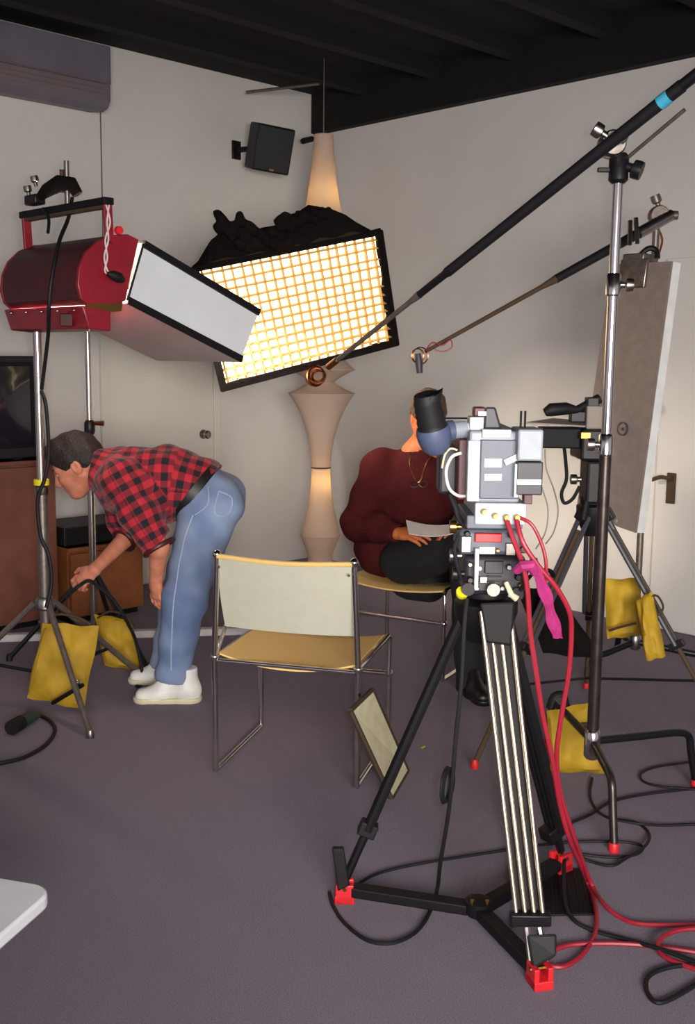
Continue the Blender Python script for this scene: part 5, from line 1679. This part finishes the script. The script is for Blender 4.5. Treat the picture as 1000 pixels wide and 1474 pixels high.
cable('camera_lead', [(3.4572, 2.4690, 1.1545), (3.4565, 2.4697, 1.0337), (3.4811, 2.4458, 0.9233), (3.4695, 2.4431, 0.8273), (3.3859, 2.4267, 0.7694)], 0.003, 'cable_grey', 'second thin grey lead hanging beside the first grey lead', group='camera leads')

# black bag hung on the rear tripod leg
bb = thing('black_shoulder_bag', 'soft black shoulder bag hanging on the rear tripod leg', 'bag', (3.2943, 2.2369, 0.4342))
pillow('pouch', [(3.3820, 2.5142, 0.6004), (3.5308, 2.4254, 0.5936), (3.5893, 2.2291, 0.3249), (3.4019, 2.3833, 0.3561)], 0.11, 'black_cloth', bb, seed=21, crease=0.016)
G().tube([V(p) for p in ((3.3860, 2.4963, 0.5915), (3.3001, 2.3707, 0.6928), (3.3623, 2.3381, 0.6976), (3.5227, 2.4193, 0.5844))], 0.010, 8, smooth=5, flat=0.4).build('strap', 'black_rubber', bb)

# ------------------------------------------------------------------ people
def np3(*a):
    return np.array(a, float)


def unit(v):
    v = np.array(v, float)
    return v / np.linalg.norm(v)


def add_head(f, c, fd, ud, s=1.0):
    fd, ud = unit(fd), np.array(ud, float)
    ud = unit(ud - fd * (ud @ fd))
    sd = np.cross(ud, fd)
    ax = (fd, sd, ud)
    P = lambda x, y, z: np.array(c) + s * (x * fd + y * sd + z * ud)
    f.ell(P(-.015, 0, .03), (.098 * s, .076 * s, .092 * s), ax, 0.02)
    f.ell(P(.028, 0, -.035), (.068 * s, .060 * s, .085 * s), ax, 0.03)
    f.cone(P(.058, 0, -.098), P(.066, 0, -.100), .026 * s, .022 * s, .03)
    for y in (-1, 1):
        f.cone(P(-.012, y * .054, -.05), P(.05, y * .018, -.098), .020 * s, .020 * s, .03)
        f.cone(P(.078, y * .012, .022), P(.066, y * .045, .018), .014 * s, .012 * s, .02)
        f.ell(P(.062, y * .040, -.028), (.022 * s, .020 * s, .018 * s), ax, .02)
        f.ell(P(.094, y * .031, .000), (.013 * s, .015 * s, .010 * s), ax, .012, cut=True)
        f.ell(P(.100, y * .012, -.040), (.011 * s, .009 * s, .008 * s), ax, .008)
        f.ell(P(-.015, y * .077, -.010), (.021 * s, .009 * s, .033 * s), ax, .006)
        f.ell(P(-.011, y * .086, -.008), (.010 * s, .006 * s, .019 * s), ax, .005, cut=True)
    f.cone(P(.086, 0, .012), P(.110, 0, -.034), .009 * s, .012 * s, .012)
    f.ell(P(.087, 0, -.066), (.011 * s, .023 * s, .0055 * s), ax, .008)
    f.ell(P(.084, 0, -.078), (.011 * s, .019 * s, .0065 * s), ax, .006)
    return P, ax


def add_hair(c, fd, ud, s, cutp, cutn, back=-0.055, h=0.0045):
    fd, ud = unit(fd), np.array(ud, float)
    ud = unit(ud - fd * (ud @ fd))
    sd = np.cross(ud, fd)
    ax = (fd, sd, ud)
    P = lambda x, y, z: np.array(c) + s * (x * fd + y * sd + z * ud)
    f = Field(np.array(c) - .18 * s, np.array(c) + .18 * s, h)
    f.ell(P(-.018, 0, .036), (.109 * s, .087 * s, .101 * s), ax, .02)
    f.ell(P(.045, 0, .098), (.055 * s, .06 * s, .035 * s), ax, .04)
    f.ell(P(-.07, 0, -.01), (.05 * s, .068 * s, .065 * s), ax, .03)
    f.ripple(0.0015, 90, 40, 60)
    f.ripple(0.0012, -50, 80, 100, 1.0)
    n = cutn[0] * fd + cutn[1] * ud
    f.plane_cut(P(*cutp), n)
    f.plane_cut(P(0, 0, back), -ud - 0.5 * fd * 0)
    # keep the ears and cheeks free
    for y in (-1, 1):
        f.ell(P(.015, y * .088, -.030), (.050 * s, .024 * s, .040 * s), ax, .012, cut=True)
    return f


def add_hand(f, wrist, d, pn, tdir, curl=(20, 30, 25), s=1.0, spread=0.05):
    d = unit(d)
    pn = np.array(pn, float)
    pn = unit(pn - d * (pn @ d))
    t = np.array(tdir, float)
    t = unit(t - d * (t @ d) - pn * (t @ pn))
    w = np.array(wrist, float)
    f.cone(w, w + d * .045 * s, .022 * s, .020 * s, .015, wide=(t, 1.35))
    f.cone(w + d * .035 * s, w + d * .082 * s, .0165 * s, .0145 * s, .015, wide=(t, 2.2))
    for k, (o, L) in enumerate(((.031, .074), (.0105, .083), (-.0105, .077), (-.030, .060))):
        p = w + d * (.088 - .006 * abs(k - 1)) * s + t * o * s
        dd = unit(d + t * spread * (1.5 - k))
        ang = 0
        for seg, (q, r0, r1) in enumerate(((.45, .0095, .0088), (.31, .0088, .008), (.24, .008, .0068))):
            ang += math.radians(curl[seg]) * (1 + 0.12 * (k - 1))
            e = dd * math.cos(ang) + pn * math.sin(ang)
            nx = p + e * L * q * s
            f.cone(p, nx, r0 * s, r1 * s, .004)
            p = nx
    p = w + d * .026 * s + t * .026 * s
    e1 = unit(t * .65 + d * .75 + pn * .35)
    e2 = unit(t * .25 + d * .85 + pn * .55)
    f.cone(p, p + e1 * .045 * s, .0145 * s, .0115 * s, .012)
    f.cone(p + e1 * .045 * s, p + e1 * .045 * s + e2 * .032 * s, .0112 * s, .0085 * s, .004)


def W3(p):
    return st_w(p)


def surf_line(name, o, pts, m, parent, r=0.003, lift=0.001):
    """thin line laid on the side of a body part that faces the photographer"""
    from mathutils.bvhtree import BVHTree
    me = o.data
    off = V(top_of(o).location)
    bvh = BVHTree.FromPolygons([v.co + off for v in me.vertices], [p.vertices for p in me.polygons])
    out = []
    for p in smooth_path([V(q) for q in pts], 8):
        a = st_w((p.x, p.y - 1.2, p.z))
        hit = bvh.ray_cast(a, FWD)
        if hit[0] is not None:
            out.append(hit[0] - FWD * lift)
    if len(out) > 1:
        return G().tube(out, r, 6).build(name, m, parent)


# --- man bending over in the plaid shirt
m1 = thing('person', 'man in red and black checked shirt and blue jeans bending over the light stand', 'person', (2.5634, 3.7818, 0.0000))
HC = (-1.1875, 4.6400, 1.0235)
HF, HU = (-0.86, 0.0, -0.51), (-0.51, 0.0, 0.86)
fb = Field((-1.42, 4.28, -0.01), (-0.46, 4.98, 1.26), 0.005)
P, ax_ = add_head(fb, HC, HF, HU, 1.06)
fb.cone(P(-.035, 0, -.045), (-1.0722, 4.6400, 1.0157), .056, .062, .03)
fb.cone((-1.0661, 4.6400, 1.0157), (-0.9455, 4.6400, 0.9620), .07, .12, .04, wide=((0, 1, 0), 1.2))
fb.cone((-0.9455, 4.6400, 0.9620), (-0.6261, 4.6400, 0.9197), .12, .11, .04, wide=((0, 1, 0), 1.2))
# near arm
SN, EN, WN = (-0.9636, 4.4700, 0.9812), (-0.7916, 4.4200, 0.7002), (-0.8198, 4.5000, 0.5518)
fb.cone(SN, EN, .045, .040, .03)
fb.cone(EN, WN, .042, .030, .02)
add_hand(fb, WN, (-0.05, 0.10, -1.0), (0.6, 0.6, 0.0), (-0.6, 0.5, 0), (18, 26, 22), 1.02)
# far arm reaching for the cable
SF, EF, WF = (-1.0620, 4.8200, 0.9020), (-1.0101, 4.8400, 0.6745), (-1.1240, 4.6600, 0.5528)
fb.cone(SF, EF, .045, .040, .03)
fb.cone(EF, WF, .041, .027, .02)
add_hand(fb, WF, (-0.75, -0.10, -0.62), (-0.1, 0.7, -0.5), (-0.5, -0.6, 0.5), (30, 40, 35), 1.0)
# legs inside the jeans
HN, KN, AN = (-0.5901, 4.5450, 0.8322), (-0.7003, 4.5150, 0.4580), (-0.7532, 4.5000, 0.1259)
HFf, KF, AF = (-0.6147, 4.7350, 0.8043), (-0.7478, 4.7400, 0.4188), (-0.8248, 4.7600, 0.1057)
for h_, k_, a_ in ((HN, KN, AN), (HFf, KF, AF)):
    fb.cone(h_, k_, .085, .06, .03)
    fb.cone(k_, a_, .06, .042, .03)
    fb.cone(a_, (a_[0] - 0.09, a_[1], 0.04), .036, .018, .02)
body_obj('body', fb, 'skin', m1)
hf = add_hair(HC, HF, HU, 1.06, (.078, 0, .052), (.80, -.62), -.045)
body_obj('hair', hf, 'hair_dark', m1)
sdv = ax_[1]
for y in (-1, 1):
    e = st_w(P(.0745, y * .031, -.001))
    ey = G().ball(e, 0.0115, 10).build('eye', 'eye_white', m1)
    G().ball(st_w(P(.0805, y * .031, -.002)), 0.0062, 8).build('iris', 'iris', ey)
    b0_, b1_ = st_w(P(.094, y * .014, .024)), st_w(P(.080, y * .048, .026))
    G().tube([b0_, (b0_ + b1_) / 2 + V((0, 0, 0.003)), b1_], 0.0045, 6).build('eyebrow', 'hair_dark', m1)

# shirt
fs_ = Field((-1.30, 4.22, 0.66), (-0.44, 5.02, 1.27), 0.006)
T0, T1, T2, T3 = (-0.6413, 4.6400, 0.9256), (-0.7933, 4.6400, 0.9515), (-0.9579, 4.6400, 0.9496), (-1.0664, 4.6400, 1.0035)
fs_.cone(T0, T1, .138, .152, .04, wide=((0, 1, 0), 1.22))
fs_.cone(T1, T2, .152, .150, .04, wide=((0, 1, 0), 1.25))
fs_.cone(T2, T3, .140, .092, .05, wide=((0, 1, 0), 1.3))
fs_.cone(T3, (-1.1054, 4.6400, 1.0275), .082, .072, .02)
fs_.ell((-0.8333, 4.6000, 0.8521), (.10, .15, .075), None, .06)
fs_.cone(SN, (-0.8760, 4.4300, 0.8457), .090, .080, .045)
fs_.cone((-0.8760, 4.4300, 0.8457), EN, .080, .070, .03)
fs_.cone(SF, (-1.0277, 4.8400, 0.7617), .085, .074, .045)
fs_.cone((-1.0277, 4.8400, 0.7617), EF, .074, .062, .03)
fs_.ripple(0.0035, 30, 22, 46)
fs_.ripple(0.003, -55, 30, 24, 2.0)
# sleeve ends, collar and waist
def end_cut(f, p, n, rad):
    """flat cut of one limb only, inside a ball"""
    p, n = np.array(p, float), unit(n)
    sl, (X, Y, Z) = f.grid(p - rad, p + rad)
    d = (X - p[0]) * n[0] + (Y - p[1]) * n[1] + (Z - p[2]) * n[2]
    ball = np.sqrt((X - p[0]) ** 2 + (Y - p[1]) ** 2 + (Z - p[2]) ** 2) - rad
    f.a[sl] = np.where(ball < 0, np.maximum(f.a[sl], d), f.a[sl])


dn = unit(np.array(EN) - np.array(SN))
end_cut(fs_, np.array(EN) + dn * .004, dn, .13)
df_ = unit(np.array(WF) - np.array(EF))
end_cut(fs_, np.array(EF) + df_ * .035, df_, .10)
dc = unit(np.array(HC) - np.array(T3))
end_cut(fs_, (-1.1054, 4.6400, 1.0275), dc, .14)
WNRM = unit((-0.80, 0, 0.60))                       # from the waist towards the chest
WC = np.array((-0.6536, 4.6400, 0.9071))
fs_.plane_cut(WC - WNRM * .006, -WNRM)
shirt = body_obj('shirt', fs_, 'plaid_flannel', m1, bones=[
    (T0, T1, .15, (0, 1, 0), 0.0), (T1, T2, .155, (0, 1, 0), 0.152), (T2, T3, .15, (0, 1, 0), 0.315),
    (SN, EN, .085, (0, 1, 0), 0.02), (SF, EF, .08, (0, -1, 0), 0.03)])
# rolled cuffs
for p_, d_, r_ in ((EN, dn, .069), (np.array(EF) + df_ * .03, df_, .055)):
    x_ = unit(np.cross(d_, (0.3, 0.9, 0.1)))
    y_ = np.cross(d_, x_)
    c_ = np.array(p_)
    pts = [st_w(c_ + (x_ * math.cos(k * math.pi / 10) + y_ * math.sin(k * math.pi / 10)) * r_ * 0.97) for k in range(20)]
    G().tube(pts, 0.011, 8, closed=True).build('cuff', 'red_dark', shirt)
# collar
c_ = np.array((-1.0994, 4.6400, 1.0245))
x_ = unit(np.cross(dc, (0, 1, 0)))
y_ = np.cross(dc, x_)
pts = [st_w(c_ + (x_ * math.cos(k * math.pi / 10) * .070 + y_ * math.sin(k * math.pi / 10) * .070)) for k in range(20)]
G().tube(pts, 0.012, 8, closed=True).build('collar', 'red_dark', shirt)

# jeans
fj = Field((-1.00, 4.36, 0.04), (-0.36, 4.94, 1.08), 0.006)
fj.cone((-0.6596, 4.6400, 0.9162), (-0.5868, 4.6400, 0.8678), .136, .130, .04, wide=((0, 1, 0), 1.22))
for y in (4.56, 4.72):
    fj.ell(((-0.5440, 4.6400, 0.8683)[0], y, (-0.5440, 4.6400, 0.8683)[2]), (.085, .09, .105), None, .05)
for h_, k_, a_ in ((HN, KN, AN), (HFf, KF, AF)):
    h_ = (h_[0] - 0.01, h_[1], h_[2])
    fj.cone(h_, k_, .126, .094, .03)
    fj.cone(k_, a_, .096, .072, .03)
    fj.cone(a_, np.array(a_) + unit(np.array(a_) - np.array(k_)) * .05, .072, .068, .02)
fj.ripple(0.003, 38, 20, 30)
fj.ripple(0.002, 20, 14, 50, 1.5)
fj.plane_cut(WC + WNRM * .022, WNRM)
for a_, k_ in ((AN, KN), (AF, KF)):
    dd_ = unit(np.array(a_) - np.array(k_))
    end_cut(fj, np.array(a_) + dd_ * .03, dd_, .12)
jeans = body_obj('jeans', fj, 'denim', m1)
surf_line('side_seam', jeans, [(-0.6495, 4.5000, 0.8381), (-0.6892, 4.5000, 0.7263), (-0.7209, 4.5000, 0.5591), (-0.7411, 4.5000, 0.3748), (-0.7497, 4.5000, 0.1635)], 'denim_seam', jeans, 0.0032)
surf_line('pocket_seam', jeans, [(-0.5923, 4.5000, 0.9522), (-0.5869, 4.5000, 0.8867), (-0.6406, 4.5000, 0.8382)], 'denim_seam', jeans, 0.0022)
surf_line('pocket_seam', jeans, [(-0.5451, 4.5000, 0.9349), (-0.4920, 4.5000, 0.9057), (-0.5041, 4.5000, 0.8397), (-0.5575, 4.5000, 0.8481), (-0.5451, 4.5000, 0.9349)], 'denim_seam', jeans, 0.0022)
# belt
w1 = unit((0.60, 0, 0.80))
vs, fs = [], []
for k in range(40):
    a = 2 * math.pi * k / 40
    p = WC + w1 * math.cos(a) * .150 + np3(0, 1, 0) * math.sin(a) * .181
    for o_, q in ((-.004, -.019), (.006, -.019), (.006, .019), (-.004, .019)):
        vs.append(st_w(p + (w1 * math.cos(a) + np3(0, 1, 0) * math.sin(a)) * o_ + WNRM * (q + .010)))
for k in range(40):
    for j in range(4):
        fs.append((k * 4 + j, k * 4 + (j + 1) % 4, ((k + 1) % 40) * 4 + (j + 1) % 4, ((k + 1) % 40) * 4 + j))
mesh_obj('belt', vs, fs, 'belt', m1)


def sneaker(ankle, toe_dir, name, parent, upper, sole_m, s=1.0):
    a = np.array((ankle[0], ankle[1], 0.0))
    d = unit(toe_dir)
    t = np.cross((0, 0, 1), d)
    f = Field(a - .26, a + .26, .0045)
    P_ = lambda x, y, z: a + s * (d * x + t * y) + np3(0, 0, z * s)
    f.ell(P_(-.045, 0, .050), (.048 * s, .040 * s, .055 * s), (d, t, np3(0, 0, 1)), .03)
    f.cone(P_(-.02, 0, .060), P_(.09, 0, .040), .044 * s, .034 * s, .03, wide=(t, 1.05))
    f.cone(P_(.09, 0, .036), P_(.155, .004, .030), .036 * s, .030 * s, .03, wide=(t, 1.25))
    f.cone(P_(-.03, 0, .06), P_(-.028, 0, .15), .047 * s, .047 * s, .02)
    f.cone(P_(.005, 0, .135), P_(.075, 0, .072), .036 * s, .026 * s, .02)
    f.plane_cut((0, 0, .018), (0, 0, -1))
    f.plane_cut((0, 0, .150 * s), (0, 0, 1))
    sh = body_obj(name, f, upper, parent)
    g = Field(a - .26, a + .26, .0045)
    g.cone(P_(-.045, 0, .02), P_(.06, 0, .02), .048 * s, .043 * s, .02)
    g.cone(P_(.06, 0, .02), P_(.148, .004, .02), .043 * s, .046 * s, .02)
    g.plane_cut((0, 0, .026), (0, 0, 1))
    g.plane_cut((0, 0, .001), (0, 0, -1))
    body_obj('sole', g, sole_m, sh)
    for k in range(5):
        x = .028 + k * .019
        z = .098 - k * .0085
        G().tube([st_w(P_(x, -.026, z - .018)), st_w(P_(x + .004, 0, z + .004)), st_w(P_(x, .026, z - .018))], .0032, 6, smooth=4).build('lace', 'trim_paint' if upper == 'shoe_white' else upper, sh)
    return sh


sneaker((AN[0] + 0.028, AN[1]), (-1, -0.04, 0), 'sneaker', m1, 'shoe_white', 'shoe_sole', 1.04)
sneaker((AF[0] + 0.02, AF[1]), (-1, 0.05, 0), 'sneaker', m1, 'shoe_white', 'shoe_sole', 1.04)
# cable in his hand
cable('held_cable', [(2.2694, 4.0693, 0.4617), (2.3323, 4.1198, 0.4748), (2.3649, 4.1160, 0.4957), (2.3916, 4.0901, 0.5149), (2.4324, 4.0783, 0.4828), (2.4865, 4.0537, 0.4254), (2.5361, 4.0333, 0.3322), (2.6036, 4.0514, 0.2040), (2.6341, 4.0467, 0.0120), (2.5793, 4.0200, 0.0100)], 0.008, 'black_rubber', 'black cable held in the hand of the bending man', group='black cables')

# --- seated man in the maroon sweater
m2 = thing('person', 'seated man in maroon sweater and black trousers holding papers, face behind the viewfinder', 'person', (3.7723, 3.2365, 0.0000))
HC2 = (0.3815, 5.0800, 1.2230)
HF2, HU2 = (0.10, -0.98, -0.16), (0.02, -0.16, 0.98)
f2 = Field((-0.06, 4.44, -0.01), (0.86, 5.46, 1.42), 0.0055)
P2_, ax2 = add_head(f2, HC2, HF2, HU2, 1.0)
PV = np.array((0.3206, 5.2000, 0.4788))
CH = np.array((0.3509, 5.1600, 0.8836))
f2.cone(P2_(-.03, 0, -.05), (0.3626, 5.1400, 1.0620), .055, .06, .03)
f2.cone((0.3632, 5.1400, 1.0384), CH, .09, .12, .04, wide=((1, 0, 0), 1.25))
f2.cone(CH, PV, .12, .13, .04, wide=((1, 0, 0), 1.2))
S1, E1, W1 = (0.1563, 5.1600, 0.9767), (0.0609, 5.0800, 0.7144), (0.2323, 4.8600, 0.6984)
S2, E2, W2 = (0.5550, 5.1600, 0.9812), (0.6414, 5.0600, 0.7241), (0.5251, 4.8400, 0.7213)
for s_, e_, w_ in ((S1, E1, W1), (S2, E2, W2)):
    f2.cone(s_, e_, .05, .045, .03)
    f2.cone(e_, w_, .042, .028, .02)
add_hand(f2, W1, (0.82, -0.50, 0.02), (0.2, 0.1, -0.3), (0.1, -0.4, 0.9), (14, 18, 14), 1.0)
add_hand(f2, W2, (-0.72, -0.60, 0.05), (0.2, 0.1, -0.3), (0.1, -0.4, 0.9), (14, 18, 14), 1.0)
K1, K2 = (0.5413, 4.7400, 0.6646), (0.6142, 4.8600, 0.5983)
AK1, AK2 = (0.5620, 4.6600, 0.0440), (0.6944, 4.8000, 0.0350)
h1_, h2_ = np.array((0.2696, 5.0300, 0.5355)), np.array((0.4308, 5.1600, 0.4984))
for h_, k_, a_ in ((h1_, K1, AK1), (h2_, K2, AK2)):
    f2.cone(h_, k_, .07, .055, .03)
    f2.cone(k_, a_, .05, .04, .03)
body_obj('body', f2, 'skin_warm', m2)
body_obj('hair', add_hair(HC2, HF2, HU2, 1.0, (.075, 0, .055), (.80, -.62), -.05), 'hair_brown', m2)
for y in (-1, 1):
    ey = G().ball(st_w(P2_(.0755, y * .031, -.001)), 0.0108, 10).build('eye', 'eye_white', m2)
    G().ball(st_w(P2_(.0815, y * .031, -.001)), 0.006, 8).build('iris', 'iris', ey)
    G().tube([st_w(P2_(.093, y * .014, .024)), st_w(P2_(.080, y * .048, .026))], 0.004, 6).build('eyebrow', 'hair_brown', m2)
fw_ = Field((-0.10, 4.60, 0.36), (0.90, 5.50, 1.32), 0.007)
fw_.cone(CH, PV + np3(-0.01, 0.02, 0.05), .150, .150, .04, wide=((1, 0, 0), 1.2))
fw_.cone((0.3604, 5.1400, 1.0080), CH, .095, .150, .06, wide=((1, 0, 0), 1.3))
fw_.cone((0.3669, 5.1400, 1.0216), (0.3688, 5.1300, 1.0562), .078, .074, .02)
for s_, e_, w_ in ((S1, E1, W1), (S2, E2, W2)):
    fw_.cone(s_, e_, .092, .088, .05)
    fw_.cone(e_, lerp(e_, w_, 0.5), .088, .068, .03)
    fw_.cone(lerp(e_, w_, 0.5), w_, .066, .044, .02)
fw_.ell(PV + np3(-0.03, 0.0, 0.05), (.17, .16, .09), None, .05)
fw_.ell((0.1422, 5.1600, 0.5646), (.105, .11, .12), None, .05)
fw_.ripple(0.004, 26, 18, 30)
fw_.ripple(0.003, -16, 30, 44, 1.0)
for e_, w_ in ((E1, W1), (E2, W2)):
    dd_ = unit(np.array(w_) - np.array(e_))
    end_cut(fw_, np.array(w_) + dd_ * .0, dd_, .055)
sw = body_obj('sweater', fw_, 'sweater', m2)
for (r_, z_, up_z) in ((.072, 0, 0),):
    c_ = np.array((0.3687, 5.1300, 1.0596))
    G().tube([st_w(c_ + np3(math.cos(k * math.pi / 10) * r_, math.sin(k * math.pi / 10) * r_, 0.004)) for k in range(20)], 0.012, 8, closed=True).build('collar', 'sweater', sw)
ft_ = Field((0.02, 4.44, 0.02), (0.92, 5.46, 0.78), 0.007)
ft_.cone(PV + np3(0, 0, -0.045), PV + np3(0.08, -0.05, -0.045), .125, .12, .04)
for h_, k_, a_ in ((h1_, K1, AK1), (h2_, K2, AK2)):
    ft_.cone(h_, k_, .112, .088, .04)
    ft_.cone(k_, a_, .084, .062, .03)
ft_.ripple(0.0035, 24, 20, 36)
for a_, k_ in ((AK1, K1), (AK2, K2)):
    dd_ = unit(np.array(a_) - np.array(k_))
    end_cut(ft_, np.array(a_) + dd_ * .01, dd_, .11)
body_obj('trousers', ft_, 'trousers', m2)
sneaker((AK1[0], AK1[1]), (0.25, -0.95, 0), 'shoe', m2, 'shoe_black', 'shoe_black', 1.0)
sneaker((AK2[0], AK2[1]), (0.45, -0.88, 0), 'shoe', m2, 'shoe_black', 'shoe_black', 1.0)
# spectacles hanging on a cord
surf_line('spectacle_cord', sw, [(0.2975, 5.0000, 1.0602), (0.2920, 5.0000, 1.0076), (0.3060, 5.0000, 0.9617), (0.3265, 5.0000, 0.9224), (0.3459, 5.0000, 0.9358), (0.3705, 5.0000, 1.0085), (0.4086, 5.0000, 1.0614)], 'brass', m2, 0.0025)
for cx_, cz_, _ in (((0.3136, 5.0000, 0.9123)[0], (0.3136, 5.0000, 0.9123)[2], 0), ((0.3562, 5.0000, 0.9128)[0], (0.3562, 5.0000, 0.9128)[2], 1)):
    surf_line('spectacle_rim', sw, [(cx_ + 0.019 * math.cos(k * math.pi / 6), 5.0, cz_ + 0.014 * math.sin(k * math.pi / 6)) for k in range(13)], 'leg_dark', m2, 0.002, 0.004)
# papers in his hands
pp = [V(st_w(p)) for p in ((0.2665, 4.8000, 0.7601), (0.5177, 4.7800, 0.7661), (0.5113, 4.6000, 0.7570), (0.2685, 4.6000, 0.7419))]
vs, fs = [], []
N = 8
for side in (0, 1):
    for j in range(N + 1):
        for i in range(N + 1):
            u, w = i / N, j / N
            p = lerp(lerp(pp[0], pp[1], u), lerp(pp[3], pp[2], u), w)
            vs.append(p + V((0, 0, -0.018 * math.sin(math.pi * u) + 0.012 * (1 - w) * (1 - u) - side * 0.002)))
K = (N + 1) ** 2
for j in range(N):
    for i in range(N):
        a = j * (N + 1) + i
        fs.append((a, a + 1, a + N + 2, a + N + 1))
        fs.append((K + a, K + a + N + 1, K + a + N + 2, K + a + 1))
rim = [i for i in range(N + 1)] + [j * (N + 1) + N for j in range(1, N + 1)] + [N * (N + 1) + i for i in range(N - 1, -1, -1)] + [j * (N + 1) for j in range(N - 1, 0, -1)]
for a, b in zip(rim, rim[1:] + rim[:1]):
    fs.append((a, K + a, K + b, b))
tag(mesh_obj('papers', vs, fs, 'paper', None, loc=pp[0]), 'white papers held on the lap of the seated man', 'papers')
